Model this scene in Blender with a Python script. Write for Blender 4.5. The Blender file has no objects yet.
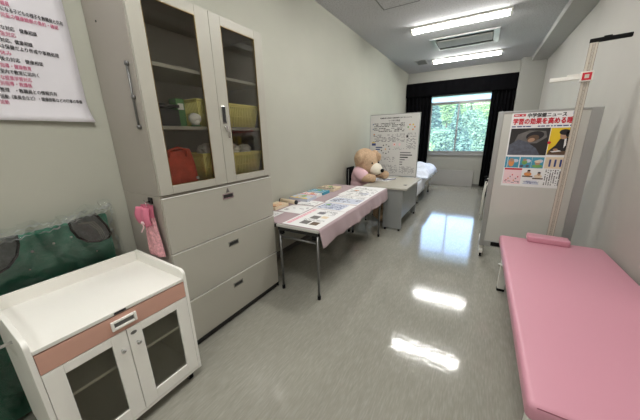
import bpy, bmesh, math, random
from mathutils import Matrix, Vector
random.seed(7)
PI = math.pi
SC = bpy.context.scene
COL = SC.collection

# ------------------------------------------------------------------ camera, sky, sun, exposure
F_PX = 263.278
YAW, PIT, ROL = -0.540948, 0.274255, -0.0215307
CAM_H = 1.5
def camera_matrix():
    cy, sy, cp, sp = math.cos(YAW), math.sin(YAW), math.cos(PIT), math.sin(PIT)
    fw = Vector((sy*cp, cy*cp, -sp)); rt = Vector((cy, -sy, 0)); up = rt.cross(fw)
    c, s = math.cos(ROL), math.sin(ROL)
    r2 = c*rt + s*up; u2 = -s*rt + c*up
    m = Matrix.Identity(4)
    for i in range(3):
        m[i][0], m[i][1], m[i][2] = r2[i], u2[i], -fw[i]
    m[2][3] = CAM_H
    return m
cam_data = bpy.data.cameras.new('camera')
cam_data.sensor_width = 36.0
cam_data.sensor_fit = 'HORIZONTAL'
cam_data.lens = F_PX/640*36.0
cam_data.clip_start = 0.02
cam = bpy.data.objects.new('camera', cam_data)
COL.objects.link(cam)
cam.matrix_world = camera_matrix()
SC.camera = cam

LAMP = 19.0            # radiance of the fluorescent lights
SKY = 0.56
SUN = 0.85
SC.view_settings.view_transform = 'Standard'
SC.view_settings.look = 'None'
SC.view_settings.gamma = 1.0
SC.view_settings.use_curve_mapping = False
SC.view_settings.exposure = 1.70

world = bpy.data.worlds.new('sky')
SC.world = world
world.use_nodes = True
wn = world.node_tree.nodes
bgn = wn['Background']
skyt = wn.new('ShaderNodeTexSky')
skyt.sky_type = 'NISHITA'
skyt.sun_disc = False
skyt.sun_elevation = math.radians(50)
skyt.sun_rotation = math.radians(200)
skyt.air_density = 1.0
skyt.dust_density = 3.0
world.node_tree.links.new(skyt.outputs[0], bgn.inputs[0])
bgn.inputs[1].default_value = SKY

sun_d = bpy.data.lights.new('sun', 'SUN')
sun_d.energy = SUN
sun_d.angle = math.radians(3)
sun_d.color = (1.0, 0.97, 0.92)
sun = bpy.data.objects.new('sun', sun_d)
COL.objects.link(sun)
sun.rotation_euler = Vector((0.35, 0.75, -0.75)).to_track_quat('-Z', 'Y').to_euler()

# ------------------------------------------------------------------ materials
def lin(c):
    def f(v):
        v /= 255.0
        return v/12.92 if v <= 0.04045 else ((v+0.055)/1.055)**2.4
    return (f(c[0]), f(c[1]), f(c[2]), 1.0)

def mat(name, rgb, rough=0.6, metal=0.0, vary=0.0, vscale=8.0, bump=0.0, bscale=60.0, spec=0.5, coat=0.0, stretch=None):
    """Principled material; vary mixes in a darker noise, bump adds a fine relief."""
    m = bpy.data.materials.new(name)
    m.use_nodes = True
    nt = m.node_tree
    b = nt.nodes['Principled BSDF']
    b.inputs['Base Color'].default_value = lin(rgb)
    b.inputs['Roughness'].default_value = rough
    b.inputs['Metallic'].default_value = metal
    b.inputs['Specular IOR Level'].default_value = spec
    b.inputs['Coat Weight'].default_value = coat
    tc = nt.nodes.new('ShaderNodeTexCoord')
    src = tc.outputs['Object']
    if stretch:
        mp = nt.nodes.new('ShaderNodeMapping')
        mp.inputs['Scale'].default_value = stretch
        nt.links.new(src, mp.inputs['Vector']); src = mp.outputs['Vector']
    if vary > 0:
        n = nt.nodes.new('ShaderNodeTexNoise')
        n.inputs['Scale'].default_value = vscale
        n.inputs['Detail'].default_value = 4
        nt.links.new(src, n.inputs['Vector'])
        r = nt.nodes.new('ShaderNodeValToRGB')
        r.color_ramp.elements[0].position = 0.3
        r.color_ramp.elements[1].position = 0.7
        lo = lin(rgb)
        r.color_ramp.elements[0].color = (lo[0]*(1-vary), lo[1]*(1-vary), lo[2]*(1-vary), 1)
        r.color_ramp.elements[1].color = (min(1, lo[0]*(1+vary)), min(1, lo[1]*(1+vary)), min(1, lo[2]*(1+vary)), 1)
        nt.links.new(n.outputs['Fac'], r.inputs['Fac'])
        nt.links.new(r.outputs['Color'], b.inputs['Base Color'])
    if bump > 0:
        n2 = nt.nodes.new('ShaderNodeTexNoise')
        n2.inputs['Scale'].default_value = bscale
        n2.inputs['Detail'].default_value = 3
        nt.links.new(src, n2.inputs['Vector'])
        bp = nt.nodes.new('ShaderNodeBump')
        bp.inputs['Strength'].default_value = bump
        bp.inputs['Distance'].default_value = 0.02
        nt.links.new(n2.outputs['Fac'], bp.inputs['Height'])
        nt.links.new(bp.outputs['Normal'], b.inputs['Normal'])
    return m

def glass_mat(name, tint=(1, 1, 1), film=0.0, gloss_rough=0.02, film_rgb=(0.9, 0.95, 1.0)):
    """Thin clear pane: transparent with a Fresnel sheen, and optionally a translucent film."""
    m = bpy.data.materials.new(name)
    m.use_nodes = True
    nt = m.node_tree
    nt.nodes.remove(nt.nodes['Principled BSDF'])
    out = nt.nodes['Material Output']
    tr = nt.nodes.new('ShaderNodeBsdfTransparent'); tr.inputs[0].default_value = (*tint, 1)
    gl = nt.nodes.new('ShaderNodeBsdfGlossy'); gl.inputs['Roughness'].default_value = gloss_rough
    fr = nt.nodes.new('ShaderNodeFresnel'); fr.inputs[0].default_value = 1.3
    mx = nt.nodes.new('ShaderNodeMixShader')
    nt.links.new(fr.outputs[0], mx.inputs[0]); nt.links.new(tr.outputs[0], mx.inputs[1]); nt.links.new(gl.outputs[0], mx.inputs[2])
    last = mx
    if film > 0:
        tl = nt.nodes.new('ShaderNodeBsdfTranslucent'); tl.inputs[0].default_value = (*film_rgb, 1)
        m2 = nt.nodes.new('ShaderNodeMixShader'); m2.inputs[0].default_value = film
        nt.links.new(mx.outputs[0], m2.inputs[1]); nt.links.new(tl.outputs[0], m2.inputs[2])
        last = m2
    nt.links.new(last.outputs[0], out.inputs[0])
    return m

def emit_mat(name, rgb, strength):
    m = bpy.data.materials.new(name)
    m.use_nodes = True
    b = m.node_tree.nodes['Principled BSDF']
    b.inputs['Base Color'].default_value = lin((240, 240, 240))
    b.inputs['Emission Color'].default_value = (*rgb, 1)
    b.inputs['Emission Strength'].default_value = strength
    return m

M = {}
M['wall'] = mat('painted_wall', (176, 176, 163), 0.75, vary=0.02, vscale=3, bump=0.03, bscale=120)
M['wall_right'] = mat('painted_wall_right', (180, 176, 169), 0.75, vary=0.02, vscale=3, bump=0.03, bscale=120)
M['beam'] = mat('beam_paint', (180, 178, 174), 0.8)
M['wall_far'] = mat('far_wall_dimmed', (158, 157, 149), 0.75)  # wall colour darkened to carry the dimmer light of the far end
M['pillar'] = mat('pillar_dimmed', (150, 149, 142), 0.75)  # shade of the far end put into the pillar's colour
M['baseboard'] = mat('baseboard_vinyl', (92, 90, 86), 0.5)
M['black_curtain'] = mat('black_curtain_cloth', (5, 5, 7), 0.95, spec=0.1, bump=0.1, bscale=200)
M['alu'] = mat('aluminium', (176, 176, 174), 0.4, metal=0.6)
M['win_frame'] = mat('window_aluminium', (150, 150, 148), 0.4, metal=0.4)
M['cab'] = mat('cabinet_steel_paint', (172, 169, 157), 0.42, vary=0.01, vscale=2)
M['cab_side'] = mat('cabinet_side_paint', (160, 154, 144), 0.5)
M['cab_in'] = mat('cabinet_inside_paint', (176, 173, 166), 0.6)
M['dark'] = mat('dark_plastic', (28, 27, 26), 0.5)
M['black'] = mat('black_rubber', (12, 12, 12), 0.75, spec=0.2)
M['chrome'] = mat('chrome', (205, 205, 205), 0.2, metal=1.0)
M['brass'] = mat('brass_bead', (150, 126, 78), 0.35, metal=0.9)
M['steel'] = mat('grey_steel_tube', (120, 120, 118), 0.35, metal=0.7)
M['white'] = mat('white_melamine', (240, 238, 231), 0.4)
M['white_paint'] = mat('white_enamel', (224, 222, 214), 0.4)
M['salmon'] = mat('salmon_melamine', (204, 158, 140), 0.5)
M['paper'] = mat('white_paper', (232, 231, 230), 0.7)
M['poster_paper'] = mat('poster_paper', (222, 219, 224), 0.6)
M['study_paper'] = mat('study_poster_paper', (212, 211, 208), 0.6)
M['ink'] = mat('black_ink', (36, 33, 36), 0.7)
M['grey_ink'] = mat('grey_ink', (120, 118, 122), 0.7)
M['pink_ink'] = mat('pink_ink', (196, 100, 130), 0.7)
M['red_ink'] = mat('red_ink', (196, 26, 48), 0.7)
M['blue_ink'] = mat('blue_ink', (50, 62, 120), 0.7)
M['cyan_ink'] = mat('cyan_ink', (70, 150, 176), 0.7)
M['green_ink'] = mat('green_ink', (120, 165, 90), 0.7)
M['orange_ink'] = mat('orange_ink', (214, 140, 80), 0.7)
M['yellow_ink'] = mat('yellow_ink', (226, 192, 40), 0.7)
M['beige_ink'] = mat('beige_ink', (222, 204, 176), 0.7)
M['palepink_ink'] = mat('pale_pink_ink', (238, 206, 210), 0.7)
M['paleblue_ink'] = mat('pale_blue_ink', (196, 200, 214), 0.7)
M['photo_dark'] = mat('photo_dark', (40, 37, 36), 0.6)
M['photo_slate'] = mat('photo_slate', (84, 88, 100), 0.6, vary=0.25, vscale=30)
M['photo_grey'] = mat('photo_grey', (104, 100, 98), 0.6, vary=0.2, vscale=20)
M['photo_skin'] = mat('photo_skin', (176, 138, 112), 0.6)
M['photo_brown'] = mat('photo_brown', (96, 74, 56), 0.6)
M['green_cloth'] = mat('green_nylon', (62, 148, 120), 0.55, vary=0.12, vscale=6, bump=0.1, bscale=30)
M['grey_mesh'] = mat('grey_webbing', (124, 126, 124), 0.7, vary=0.2, vscale=60)
M['pink_cloth'] = mat('pink_tablecloth', (172, 152, 155), 0.75, bump=0.05, bscale=80)
M['pink_pouch'] = mat('pink_felt', (214, 120, 144), 0.8)
M['pink_print'] = mat('pink_printed_cotton', (206, 150, 156), 0.8, vary=0.3, vscale=60)
M['table_top'] = mat('table_laminate', (188, 186, 180), 0.4)
M['desk_top'] = mat('desk_laminate', (178, 174, 162), 0.35)
M['desk_body'] = mat('desk_steel', (142, 144, 142), 0.4)
M['vinyl'] = mat('pink_vinyl', (208, 148, 164), 0.42, bump=0.04, bscale=260)
M['vinyl_seam'] = mat('pink_vinyl_seam', (150, 84, 100), 0.5)
M['bear'] = mat('bear_plush', (204, 174, 144), 0.95, vary=0.15, vscale=40, bump=0.9, bscale=90, spec=0.15)
M['muzzle'] = mat('cream_plush', (240, 232, 216), 0.95, bump=0.5, bscale=110, spec=0.15)
M['shirt'] = mat('pink_shirt', (226, 188, 196), 0.85, bump=0.2, bscale=30)
M['sheet'] = mat('white_sheet', (226, 228, 234), 0.8, bump=0.1, bscale=20)
M['duvet'] = mat('patterned_duvet', (222, 228, 242), 0.85, vary=0.14, vscale=14)
M['board'] = mat('whiteboard_enamel', (198, 197, 190), 0.16, coat=0.6)
M['grey_board'] = mat('grey_panel', (150, 148, 144), 0.6)
M['basket'] = mat('yellow_basket_plastic', (254, 244, 150), 0.5)
M['red_bag'] = mat('red_nylon', (206, 84, 60), 0.6, vary=0.2, vscale=14, bump=0.3, bscale=25)
M['green_box'] = mat('green_card', (90, 140, 84), 0.6)
M['trunk'] = mat('bark', (90, 74, 60), 0.9)
M['leaf'] = mat('leaves', (100, 128, 104), 0.7, spec=0.05, vary=0.3, vscale=1.2)
M['leaf_fresh'] = mat('fresh_leaves', (126, 156, 100), 0.7, spec=0.05, vary=0.3, vscale=1.2)
M['leaf_dark'] = mat('conifer_needles', (84, 112, 98), 0.8, spec=0.05, vary=0.3, vscale=1.2)
M['hill'] = mat('undergrowth', (86, 116, 92), 0.9, vary=0.4, vscale=0.6)
M['scale'] = mat('scale_strip', (196, 188, 174), 0.4)
M['pane'] = glass_mat('window_glass', (0.95, 0.98, 1.0), film=0.06, film_rgb=(0.8, 0.84, 0.95))  # translucent film in the panes stands in for pale haze outside
M['frosted'] = glass_mat('frosted_glass', (0.9, 0.95, 1.0), film=0.8)
M['cab_glass'] = glass_mat('cabinet_glass', (0.97, 0.97, 0.95))
M['cart_glass'] = glass_mat('cart_acrylic', (0.92, 0.92, 0.88), gloss_rough=0.08)
M['lamp'] = emit_mat('fluorescent_diffuser', (1.0, 0.99, 0.96), LAMP)

def film_plastic():
    m = glass_mat('clear_plastic_film', (0.95, 0.97, 0.96), film=0.03, gloss_rough=0.14)
    m.node_tree.nodes['Fresnel'].inputs[0].default_value = 1.85
    nt = m.node_tree
    n = nt.nodes.new('ShaderNodeTexNoise'); n.inputs['Scale'].default_value = 22; n.inputs['Detail'].default_value = 5
    tc = nt.nodes.new('ShaderNodeTexCoord'); nt.links.new(tc.outputs['Object'], n.inputs['Vector'])
    bp = nt.nodes.new('ShaderNodeBump'); bp.inputs['Strength'].default_value = 1.0; bp.inputs['Distance'].default_value = 0.02
    nt.links.new(n.outputs['Fac'], bp.inputs['Height'])
    for nd in nt.nodes:
        if nd.type in ('BSDF_GLOSSY', 'FRESNEL'):
            nt.links.new(bp.outputs['Normal'], nd.inputs['Normal'])
    return m
M['film'] = film_plastic()
M['glint'] = glass_mat('highlight_strip_film', (0.97, 0.98, 0.98), film=0.45, gloss_rough=0.2, film_rgb=(0.95, 0.97, 0.97))  # whitish film for strips that stand in for highlights on the bag

def floor_mat():
    m = bpy.data.materials.new('vinyl_floor')
    m.use_nodes = True
    nt = m.node_tree; b = nt.nodes['Principled BSDF']
    tc = nt.nodes.new('ShaderNodeTexCoord')
    def streak(sc, det, rot):
        mp = nt.nodes.new('ShaderNodeMapping'); mp.inputs['Scale'].default_value = sc; mp.inputs['Rotation'].default_value = (0, 0, rot)
        nt.links.new(tc.outputs['Object'], mp.inputs['Vector'])
        n = nt.nodes.new('ShaderNodeTexNoise'); n.inputs['Scale'].default_value = 1.0; n.inputs['Detail'].default_value = det
        nt.links.new(mp.outputs['Vector'], n.inputs['Vector'])
        return n
    n1 = streak((110, 14, 1), 5, 0.05)
    n2 = streak((30, 6, 1), 3, -0.03)
    r1 = nt.nodes.new('ShaderNodeValToRGB')
    els = r1.color_ramp.elements
    els[0].position = 0.30; els[0].color = lin((144, 142, 131))
    els[1].position = 0.74; els[1].color = lin((162, 160, 149))
    e = els.new(0.5); e.color = lin((150, 148, 137))
    nt.links.new(n1.outputs['Fac'], r1.inputs['Fac'])
    r2 = nt.nodes.new('ShaderNodeValToRGB')
    r2.color_ramp.elements[0].position = 0.35; r2.color_ramp.elements[0].color = (0.95, 0.95, 0.95, 1)
    r2.color_ramp.elements[1].position = 0.65; r2.color_ramp.elements[1].color = (1.03, 1.03, 1.03, 1)
    nt.links.new(n2.outputs['Fac'], r2.inputs['Fac'])
    mx = nt.nodes.new('ShaderNodeMixRGB'); mx.blend_type = 'MULTIPLY'; mx.inputs[0].default_value = 1
    nt.links.new(r1.outputs[0], mx.inputs[1]); nt.links.new(r2.outputs[0], mx.inputs[2])
    nt.links.new(mx.outputs[0], b.inputs['Base Color'])
    b.inputs['Roughness'].default_value = 0.09
    b.inputs['Specular IOR Level'].default_value = 0.55
    b.inputs['Coat Weight'].default_value = 0.35; b.inputs['Coat Roughness'].default_value = 0.05
    n3 = nt.nodes.new('ShaderNodeTexNoise'); n3.inputs['Scale'].default_value = 24; n3.inputs['Detail'].default_value = 3
    nt.links.new(tc.outputs['Object'], n3.inputs['Vector'])
    bp = nt.nodes.new('ShaderNodeBump'); bp.inputs['Strength'].default_value = 0.2; bp.inputs['Distance'].default_value = 0.004
    nt.links.new(n3.outputs['Fac'], bp.inputs['Height']); nt.links.new(bp.outputs['Normal'], b.inputs['Normal'])
    return m
M['floor'] = floor_mat()

def ceiling_mat():
    m = mat('speckled_ceiling_board', (196, 194, 194), 0.9, spec=0.1)
    nt = m.node_tree; b = nt.nodes['Principled BSDF']
    tc = nt.nodes.new('ShaderNodeTexCoord')
    n = nt.nodes.new('ShaderNodeTexNoise'); n.inputs['Scale'].default_value = 55; n.inputs['Detail'].default_value = 3
    nt.links.new(tc.outputs['Object'], n.inputs['Vector'])
    r = nt.nodes.new('ShaderNodeValToRGB')
    r.color_ramp.elements[0].position = 0.34; r.color_ramp.elements[0].color = lin((164, 163, 163))
    r.color_ramp.elements[1].position = 0.5; r.color_ramp.elements[1].color = lin((196, 196, 198))
    nt.links.new(n.outputs['Fac'], r.inputs['Fac']); nt.links.new(r.outputs[0], b.inputs['Base Color'])
    return m
M['ceiling'] = ceiling_mat()

# ------------------------------------------------------------------ mesh helpers
class MB:
    def __init__(self):
        self.bm = bmesh.new(); self.mats = []
    def mi(self, m):
        if m is None: return 0
        if m not in self.mats: self.mats.append(m)
        return self.mats.index(m)
    def _merge(self, b, m=None, smooth=False):
        i = self.mi(m)
        for f in b.faces:
            f.material_index = i; f.smooth = smooth
        me = bpy.data.meshes.new('tmp'); b.to_mesh(me); b.free()
        self.bm.from_mesh(me); bpy.data.meshes.remove(me)
        return self
    def box(self, x0, x1, y0, y1, z0, z1, bev=0.0, m=None, seg=2, smooth=False):
        b = bmesh.new()
        bmesh.ops.create_cube(b, size=1.0)
        for v in b.verts:
            v.co = Vector(((x0+x1)/2+v.co.x*(x1-x0), (y0+y1)/2+v.co.y*(y1-y0), (z0+z1)/2+v.co.z*(z1-z0)))
        if bev > 0:
            bmesh.ops.bevel(b, geom=b.edges[:], offset=bev, segments=seg, profile=0.5, affect='EDGES')
        return self._merge(b, m, smooth)
    def cyl(self, p0, p1, r, r2=None, seg=16, m=None, cap=True):
        p0, p1 = Vector(p0), Vector(p1); d = p1-p0
        b = bmesh.new()
        bmesh.ops.create_cone(b, cap_ends=cap, segments=seg, radius1=r, radius2=r if r2 is None else r2, depth=d.length)
        q = d.to_track_quat('Z', 'Y').to_matrix().to_4x4()
        b.transform(Matrix.Translation((p0+p1)/2) @ q)
        return self._merge(b, m, True)
    def ball(self, c, r, sx=1, sy=1, sz=1, m=None, sub=3):
        b = bmesh.new()
        bmesh.ops.create_icosphere(b, subdivisions=sub, radius=r)
        b.transform(Matrix.Translation(c) @ Matrix.Diagonal((sx, sy, sz, 1)))
        return self._merge(b, m, True)
    def tube(self, pts, r, seg=10, m=None, closed=False):
        b = bmesh.new(); pts = [Vector(p) for p in pts]; n = len(pts); rings = []
        for i, p in enumerate(pts):
            a = pts[(i-1) % n] if (closed or i > 0) else p
            c = pts[(i+1) % n] if (closed or i < n-1) else p
            t = (c-a).normalized()
            q = t.to_track_quat('Z', 'Y')
            if rings:
                pass
            ring = []
            for k in range(seg):
                ang = 2*PI*k/seg
                ring.append(q @ Vector((r*math.cos(ang), r*math.sin(ang), 0)) + p)
            if rings:      # align with the ring before to avoid twisting
                best = min(range(seg), key=lambda s: sum((ring[(k+s) % seg]-rings[-1][k]).length for k in range(seg)))
                ring = [ring[(k+best) % seg] for k in range(seg)]
            rings.append(ring)
        vr = [[b.verts.new(c) for c in ring] for ring in rings]
        for i in range(n if closed else n-1):
            A, B = vr[i], vr[(i+1) % n]
            for k in range(seg):
                b.faces.new((A[k], A[(k+1) % seg], B[(k+1) % seg], B[k]))
        if not closed:
            b.faces.new(vr[0][::-1]); b.faces.new(vr[-1])
        bmesh.ops.recalc_face_normals(b, faces=b.faces[:])
        return self._merge(b, m, True)
    def prism(self, poly, axis, a0, a1, m=None, bev=0.0):
        """extrude a 2D polygon; axis 'x': poly=(y,z), 'y': poly=(x,z), 'z': poly=(x,y)"""
        b = bmesh.new()
        def P(u, v, a):
            return {'x': (a, u, v), 'y': (u, a, v), 'z': (u, v, a)}[axis]
        v0 = [b.verts.new(P(u, v, a0)) for u, v in poly]
        v1 = [b.verts.new(P(u, v, a1)) for u, v in poly]
        b.faces.new(v0); b.faces.new(v1[::-1])
        n = len(poly)
        for i in range(n):
            b.faces.new((v0[i], v1[i], v1[(i+1) % n], v0[(i+1) % n]))
        bmesh.ops.recalc_face_normals(b, faces=b.faces[:])
        if bev > 0:
            bmesh.ops.bevel(b, geom=b.edges[:], offset=bev, segments=2, profile=0.5, affect='EDGES')
        return self._merge(b, m)
    def surf(self, fn, nu, nv, thick=0.0, m=None, smooth=True):
        """grid surface fn(u,v) -> point, u,v in 0..1, optionally given a thickness"""
        b = bmesh.new()
        vs = [[b.verts.new(fn(i/nu, j/nv)) for j in range(nv+1)] for i in range(nu+1)]
        for i in range(nu):
            for j in range(nv):
                b.faces.new((vs[i][j], vs[i+1][j], vs[i+1][j+1], vs[i][j+1]))
        b.normal_update()
        if thick:
            ret = bmesh.ops.solidify(b, geom=b.faces[:], thickness=thick)
        return self._merge(b, m, smooth)
    def frame(self, axis, a0, a1, u0, u1, v0, v1, w, m=None, bev=0.0):
        """rectangular frame in the plane normal to axis; w = (left, right, bottom, top) widths"""
        l, r, bt, t = w
        def bx(ua, ub, va, vb):
            if axis == 'x': self.box(a0, a1, ua, ub, va, vb, bev, m)
            elif axis == 'y': self.box(ua, ub, a0, a1, va, vb, bev, m)
            else: self.box(ua, ub, va, vb, a0, a1, bev, m)
        bx(u0, u0+l, v0, v1); bx(u1-r, u1, v0, v1)
        bx(u0+l, u1-r, v0, v0+bt); bx(u0+l, u1-r, v1-t, v1)
        return self

def root_loc(p):
    o = p
    while o.parent: o = o.parent
    return o.location.copy()

def obj(name, mb, material=None, parent=None, local=False):
    me = bpy.data.meshes.new(name)
    mb.bm.to_mesh(me); mb.bm.free()
    if mb.mats:
        for m in mb.mats: me.materials.append(m)
    elif material is not None:
        me.materials.append(material)
    o = bpy.data.objects.new(name, me)
    COL.objects.link(o)
    if parent is not None:
        if not local:
            me.transform(Matrix.Translation(-root_loc(parent)))
        o.parent = parent
    return o

def tag(o, label, cat, group=None, kind=None):
    o['label'] = label; o['category'] = cat
    if group: o['group'] = group
    if kind: o['kind'] = kind
    return o

def thing(name, label, cat, loc=(0, 0, 0), group=None, rotz=0.0):
    o = bpy.data.objects.new(name, None)
    o.empty_display_size = 0.1
    COL.objects.link(o)
    o.location = loc; o.rotation_euler = (0, 0, rotz)
    return tag(o, label, cat, group)

def struct(name, mb, m, parent=None):
    o = obj(name, mb, m, parent)
    if parent is None: o['kind'] = 'structure'
    return o

def copy_tree(o, loc=None, label=None, parent=None):
    c = o.copy(); COL.objects.link(c); c.parent = parent
    if loc is not None: c.location = loc
    if label: c['label'] = label
    for ch in list(o.children):
        copy_tree(ch, None, None, c)
    return c

# flat printed matter ------------------------------------------------
class Print:
    """Printed marks in the plane of a sheet, sorted by kind so that every kind becomes one part."""
    def __init__(self, base):
        self.base = base; self.parts = {}; self.count = 0
    def mb(self, part):
        if part == 'photo':        # every photo on a sheet is a part of its own
            self.count += 1; part = 'photo#%d' % self.count
        return self.parts.setdefault(part, MB())
    def poly(self, part, pts, m, lift=1):
        b = bmesh.new()
        f = b.faces.new([b.verts.new((u, v, self.base+lift*0.0004)) for u, v in pts])
        f.normal_update()
        if f.normal.z < 0: f.normal_flip()
        self.mb(part)._merge(b, m)
    def rect(self, part, u0, u1, v0, v1, m, lift=1):
        self.poly(part, [(u0, v0), (u1, v0), (u1, v1), (u0, v1)], m, lift)
    def oval(self, part, u, v, a, b, m, lift=1, rot=0.0, n=20):
        pts = []
        for k in range(n):
            t = 2*PI*k/n; x, y = a*math.cos(t), b*math.sin(t)
            pts.append((u+x*math.cos(rot)-y*math.sin(rot), v+x*math.sin(rot)+y*math.cos(rot)))
        self.poly(part, pts, m, lift)
    def text(self, part, s, u0, u1, v, h, m, lift=2, bold=0.0, rot=0.0):
        """lettering fitted into u0..u1; bold is the extra stroke width, laid down as shifted strokes"""
        c = bpy.data.curves.new('lettering', 'FONT'); c.body = s; c.resolution_u = 2
        o = bpy.data.objects.new('lettering', c); COL.objects.link(o)
        dg = bpy.context.evaluated_depsgraph_get()
        me = bpy.data.meshes.new_from_object(o.evaluated_get(dg))
        bpy.data.objects.remove(o); bpy.data.curves.remove(c)
        if not me.vertices: return
        xs = [p.co.x for p in me.vertices]; ys = [p.co.y for p in me.vertices]
        w = max(xs)-min(xs); hh = max(ys)-min(ys); x0, y0 = min(xs), min(ys)
        for k, (dx, dy) in enumerate(((0, 0), (bold, 0), (0, bold), (bold, bold)) if bold else ((0, 0),)):
            b = bmesh.new(); b.from_mesh(me)
            for p in b.verts:
                p.co = Vector((u0+(p.co.x-x0)/w*(u1-u0)+dx, v+(p.co.y-y0)/hh*h+dy, self.base+(lift+k*.15)*0.0004))
            self.mb(part)._merge(b, m)
        bpy.data.meshes.remove(me)
    def fine(self, part, u0, u1, v0, v1, rows, m, fill=0.6, lift=2, vertical=False):
        """rows of small unreadable print"""
        if vertical:
            dv = (u1-u0)/rows
            for r in range(rows):
                u = u0+(r+0.25)*dv; v = v1
                while v > v0:
                    w = random.uniform(0.004, 0.012)
                    if random.random() < fill: self.rect(part, u, u+dv*0.5, max(v0, v-w), v, m, lift)
                    v -= w+random.uniform(0.002, 0.005)
            return
        dv = (v1-v0)/rows
        for r in range(rows):
            v = v0+(r+0.25)*dv; u = u0
            while u < u1:
                w = random.uniform(0.5, 2.0)*dv
                if random.random() < fill: self.rect(part, u, min(u1, u+w), v, v+dv*0.5, m, lift)
                u += w+random.uniform(0.15, 0.5)*dv
    def build(self, parent):
        for k, mb in self.parts.items():
            o = obj(k.split('#')[0], mb, None, parent, local=True)
            if k == 'fine_print': o['kind'] = 'stuff'

WALL_E = Matrix(((0, 0, 1), (1, 0, 0), (0, 1, 0)))      # sheet on the left wall: x->+Y, y->+Z, faces +X
FACE_S = Matrix(((1, 0, 0), (0, 0, -1), (0, 1, 0)))     # sheet facing the camera end: x->+X, y->+Z, faces -Y
def orient(o, rot3, loc):
    o.rotation_euler = rot3.to_euler(); o.location = loc

# ------------------------------------------------------------------ the room
XL, XR, YF, YB, ZC = -2.092, 1.095, 8.73, -3.0, 3.20
WX0, WX1, WZ0, WZ1 = -1.44, 0.165, 0.90, 2.55
struct('floor', MB().box(XL-.15, XR+.15, YB-.15, YF+.2, -0.1, 0.0), M['floor'])
struct('ceiling', MB().box(XL-.15, XR+.15, YB-.15, YF+.2, ZC, ZC+.12), M['ceiling'])
struct('wall_left', MB().box(XL-.15, XL, YB-.15, YF+.2, 0, ZC), M['wall'])
struct('wall_right', MB().box(XR, XR+.15, YB-.15, YF+.2, 0, ZC), M['wall_right'])
struct('wall_back', MB().box(XL, XR, YB-.15, YB, 0, ZC), M['wall'])
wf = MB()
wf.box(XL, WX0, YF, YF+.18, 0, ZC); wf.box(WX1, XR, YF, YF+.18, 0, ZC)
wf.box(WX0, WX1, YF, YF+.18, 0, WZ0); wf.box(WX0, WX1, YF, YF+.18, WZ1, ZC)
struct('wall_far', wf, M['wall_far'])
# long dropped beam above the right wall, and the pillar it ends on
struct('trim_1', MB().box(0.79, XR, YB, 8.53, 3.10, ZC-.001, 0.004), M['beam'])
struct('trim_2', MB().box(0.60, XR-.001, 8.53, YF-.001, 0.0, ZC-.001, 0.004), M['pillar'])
bb = MB().box(XL, XL+.008, 1.86, YF-.01, 0, 0.07, 0.002)
bb.box(XL, XL+.008, YB, 0.86, 0, 0.07, 0.002)
struct('baseboard_left', bb, M['baseboard'])
struct('baseboard_right', MB().box(XR-.008, XR-.0005, YB, 8.52, 0, 0.07, 0.002), M['baseboard'])
struct('baseboard_far', MB().box(XL+.01, 0.59, YF-.008, YF-.0005, 0, 0.07, 0.002), M['baseboard'])

# window: frame, transom of frosted glass, two sliding sashes
win = bpy.data.objects.new('window_1', None); COL.objects.link(win)
win['kind'] = 'structure'; win.location = (0, YF, 0)
obj('window_frame', MB().frame('y', YF+.02, YF+.14, WX0, WX1, WZ0, WZ1, (.045, .045, .05, .04))
    .box(WX0+.045, WX1-.045, YF+.03, YF+.13, 2.325, 2.36, .004)
    .box(WX0-.02, WX1+.02, YF-.03, YF+.03, WZ0-.03, WZ0+.012, .004), M['win_frame'], win)
obj('transom_pane', MB().box(WX0+.046, WX1-.046, YF+.075, YF+.082, 2.361, 2.509), M['frosted'], win)
for k, (a, b, y) in enumerate(((WX0+.046, -.635, YF+.09), (-.675, WX1-.046, YF+.05))):
    s = obj('window_sash', MB().frame('y', y, y+.03, a, b, WZ0+.051, 2.324, (.035, .035, .045, .035), bev=.003), M['win_frame'], win)
    obj('glass_pane', MB().box(a+.035, b-.035, y+.012, y+.016, WZ0+.097, 2.288), M['pane'], s)

# ------------------------------------------------------------------ outside: wooded hillside
def hill_z(x, y):
    t = max(0.0, min(1.0, (y-24)/44))
    return -7+t*17+0.9*math.sin(x*.23+y*.11)+0.5*math.sin(x*.6-y*.31)
struct('hillside', MB().surf(lambda u, v: Vector((-45+u*75, 14+v*70, hill_z(-45+u*75, 14+v*70) if 14+v*70 > 24 else -7+.5*math.sin(u*20))), 60, 50, m=M['hill']), M['hill'])
def crown_mesh(kind):
    b = bmesh.new()
    rnd = random.Random(kind)
    n = 2600
    clumps = [(Vector((1.05*math.cos(k*2.4)*(k % 3)/2, 1.05*math.sin(k*2.4)*(k % 3)/2, rnd.uniform(1.5, 4.6))), rnd.uniform(.75, 1.05)) for k in range(13)]
    for i in range(n):
        if kind == 2:
            h = rnd.random()**.7; z = .6+5.6*(1-h); r = 1.7*h+.1
            a = rnd.uniform(0, 2*PI); rr = r*math.sqrt(rnd.random())
            p = Vector((rr*math.cos(a), rr*math.sin(a), z-.25*rr)); s = .15
        else:
            c, r = rnd.choice(clumps)
            d = Vector((rnd.gauss(0, 1), rnd.gauss(0, 1), rnd.gauss(0, 1))).normalized()
            p = c+d*r*rnd.uniform(.7, 1.05); s = .12
        q = Vector((rnd.gauss(0, 1), rnd.gauss(0, 1), rnd.gauss(.6, 1))).normalized().to_track_quat('Z', 'Y')
        w = s*rnd.uniform(.7, 1.4)
        b.faces.new([b.verts.new(p+q @ Vector(e)) for e in ((-w, 0, 0), (0, -w*.6, 0), (w, 0, 0), (0, w*.6, .05))])
    mb = MB(); mb._merge(b, None); return mb
protos = []
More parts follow.
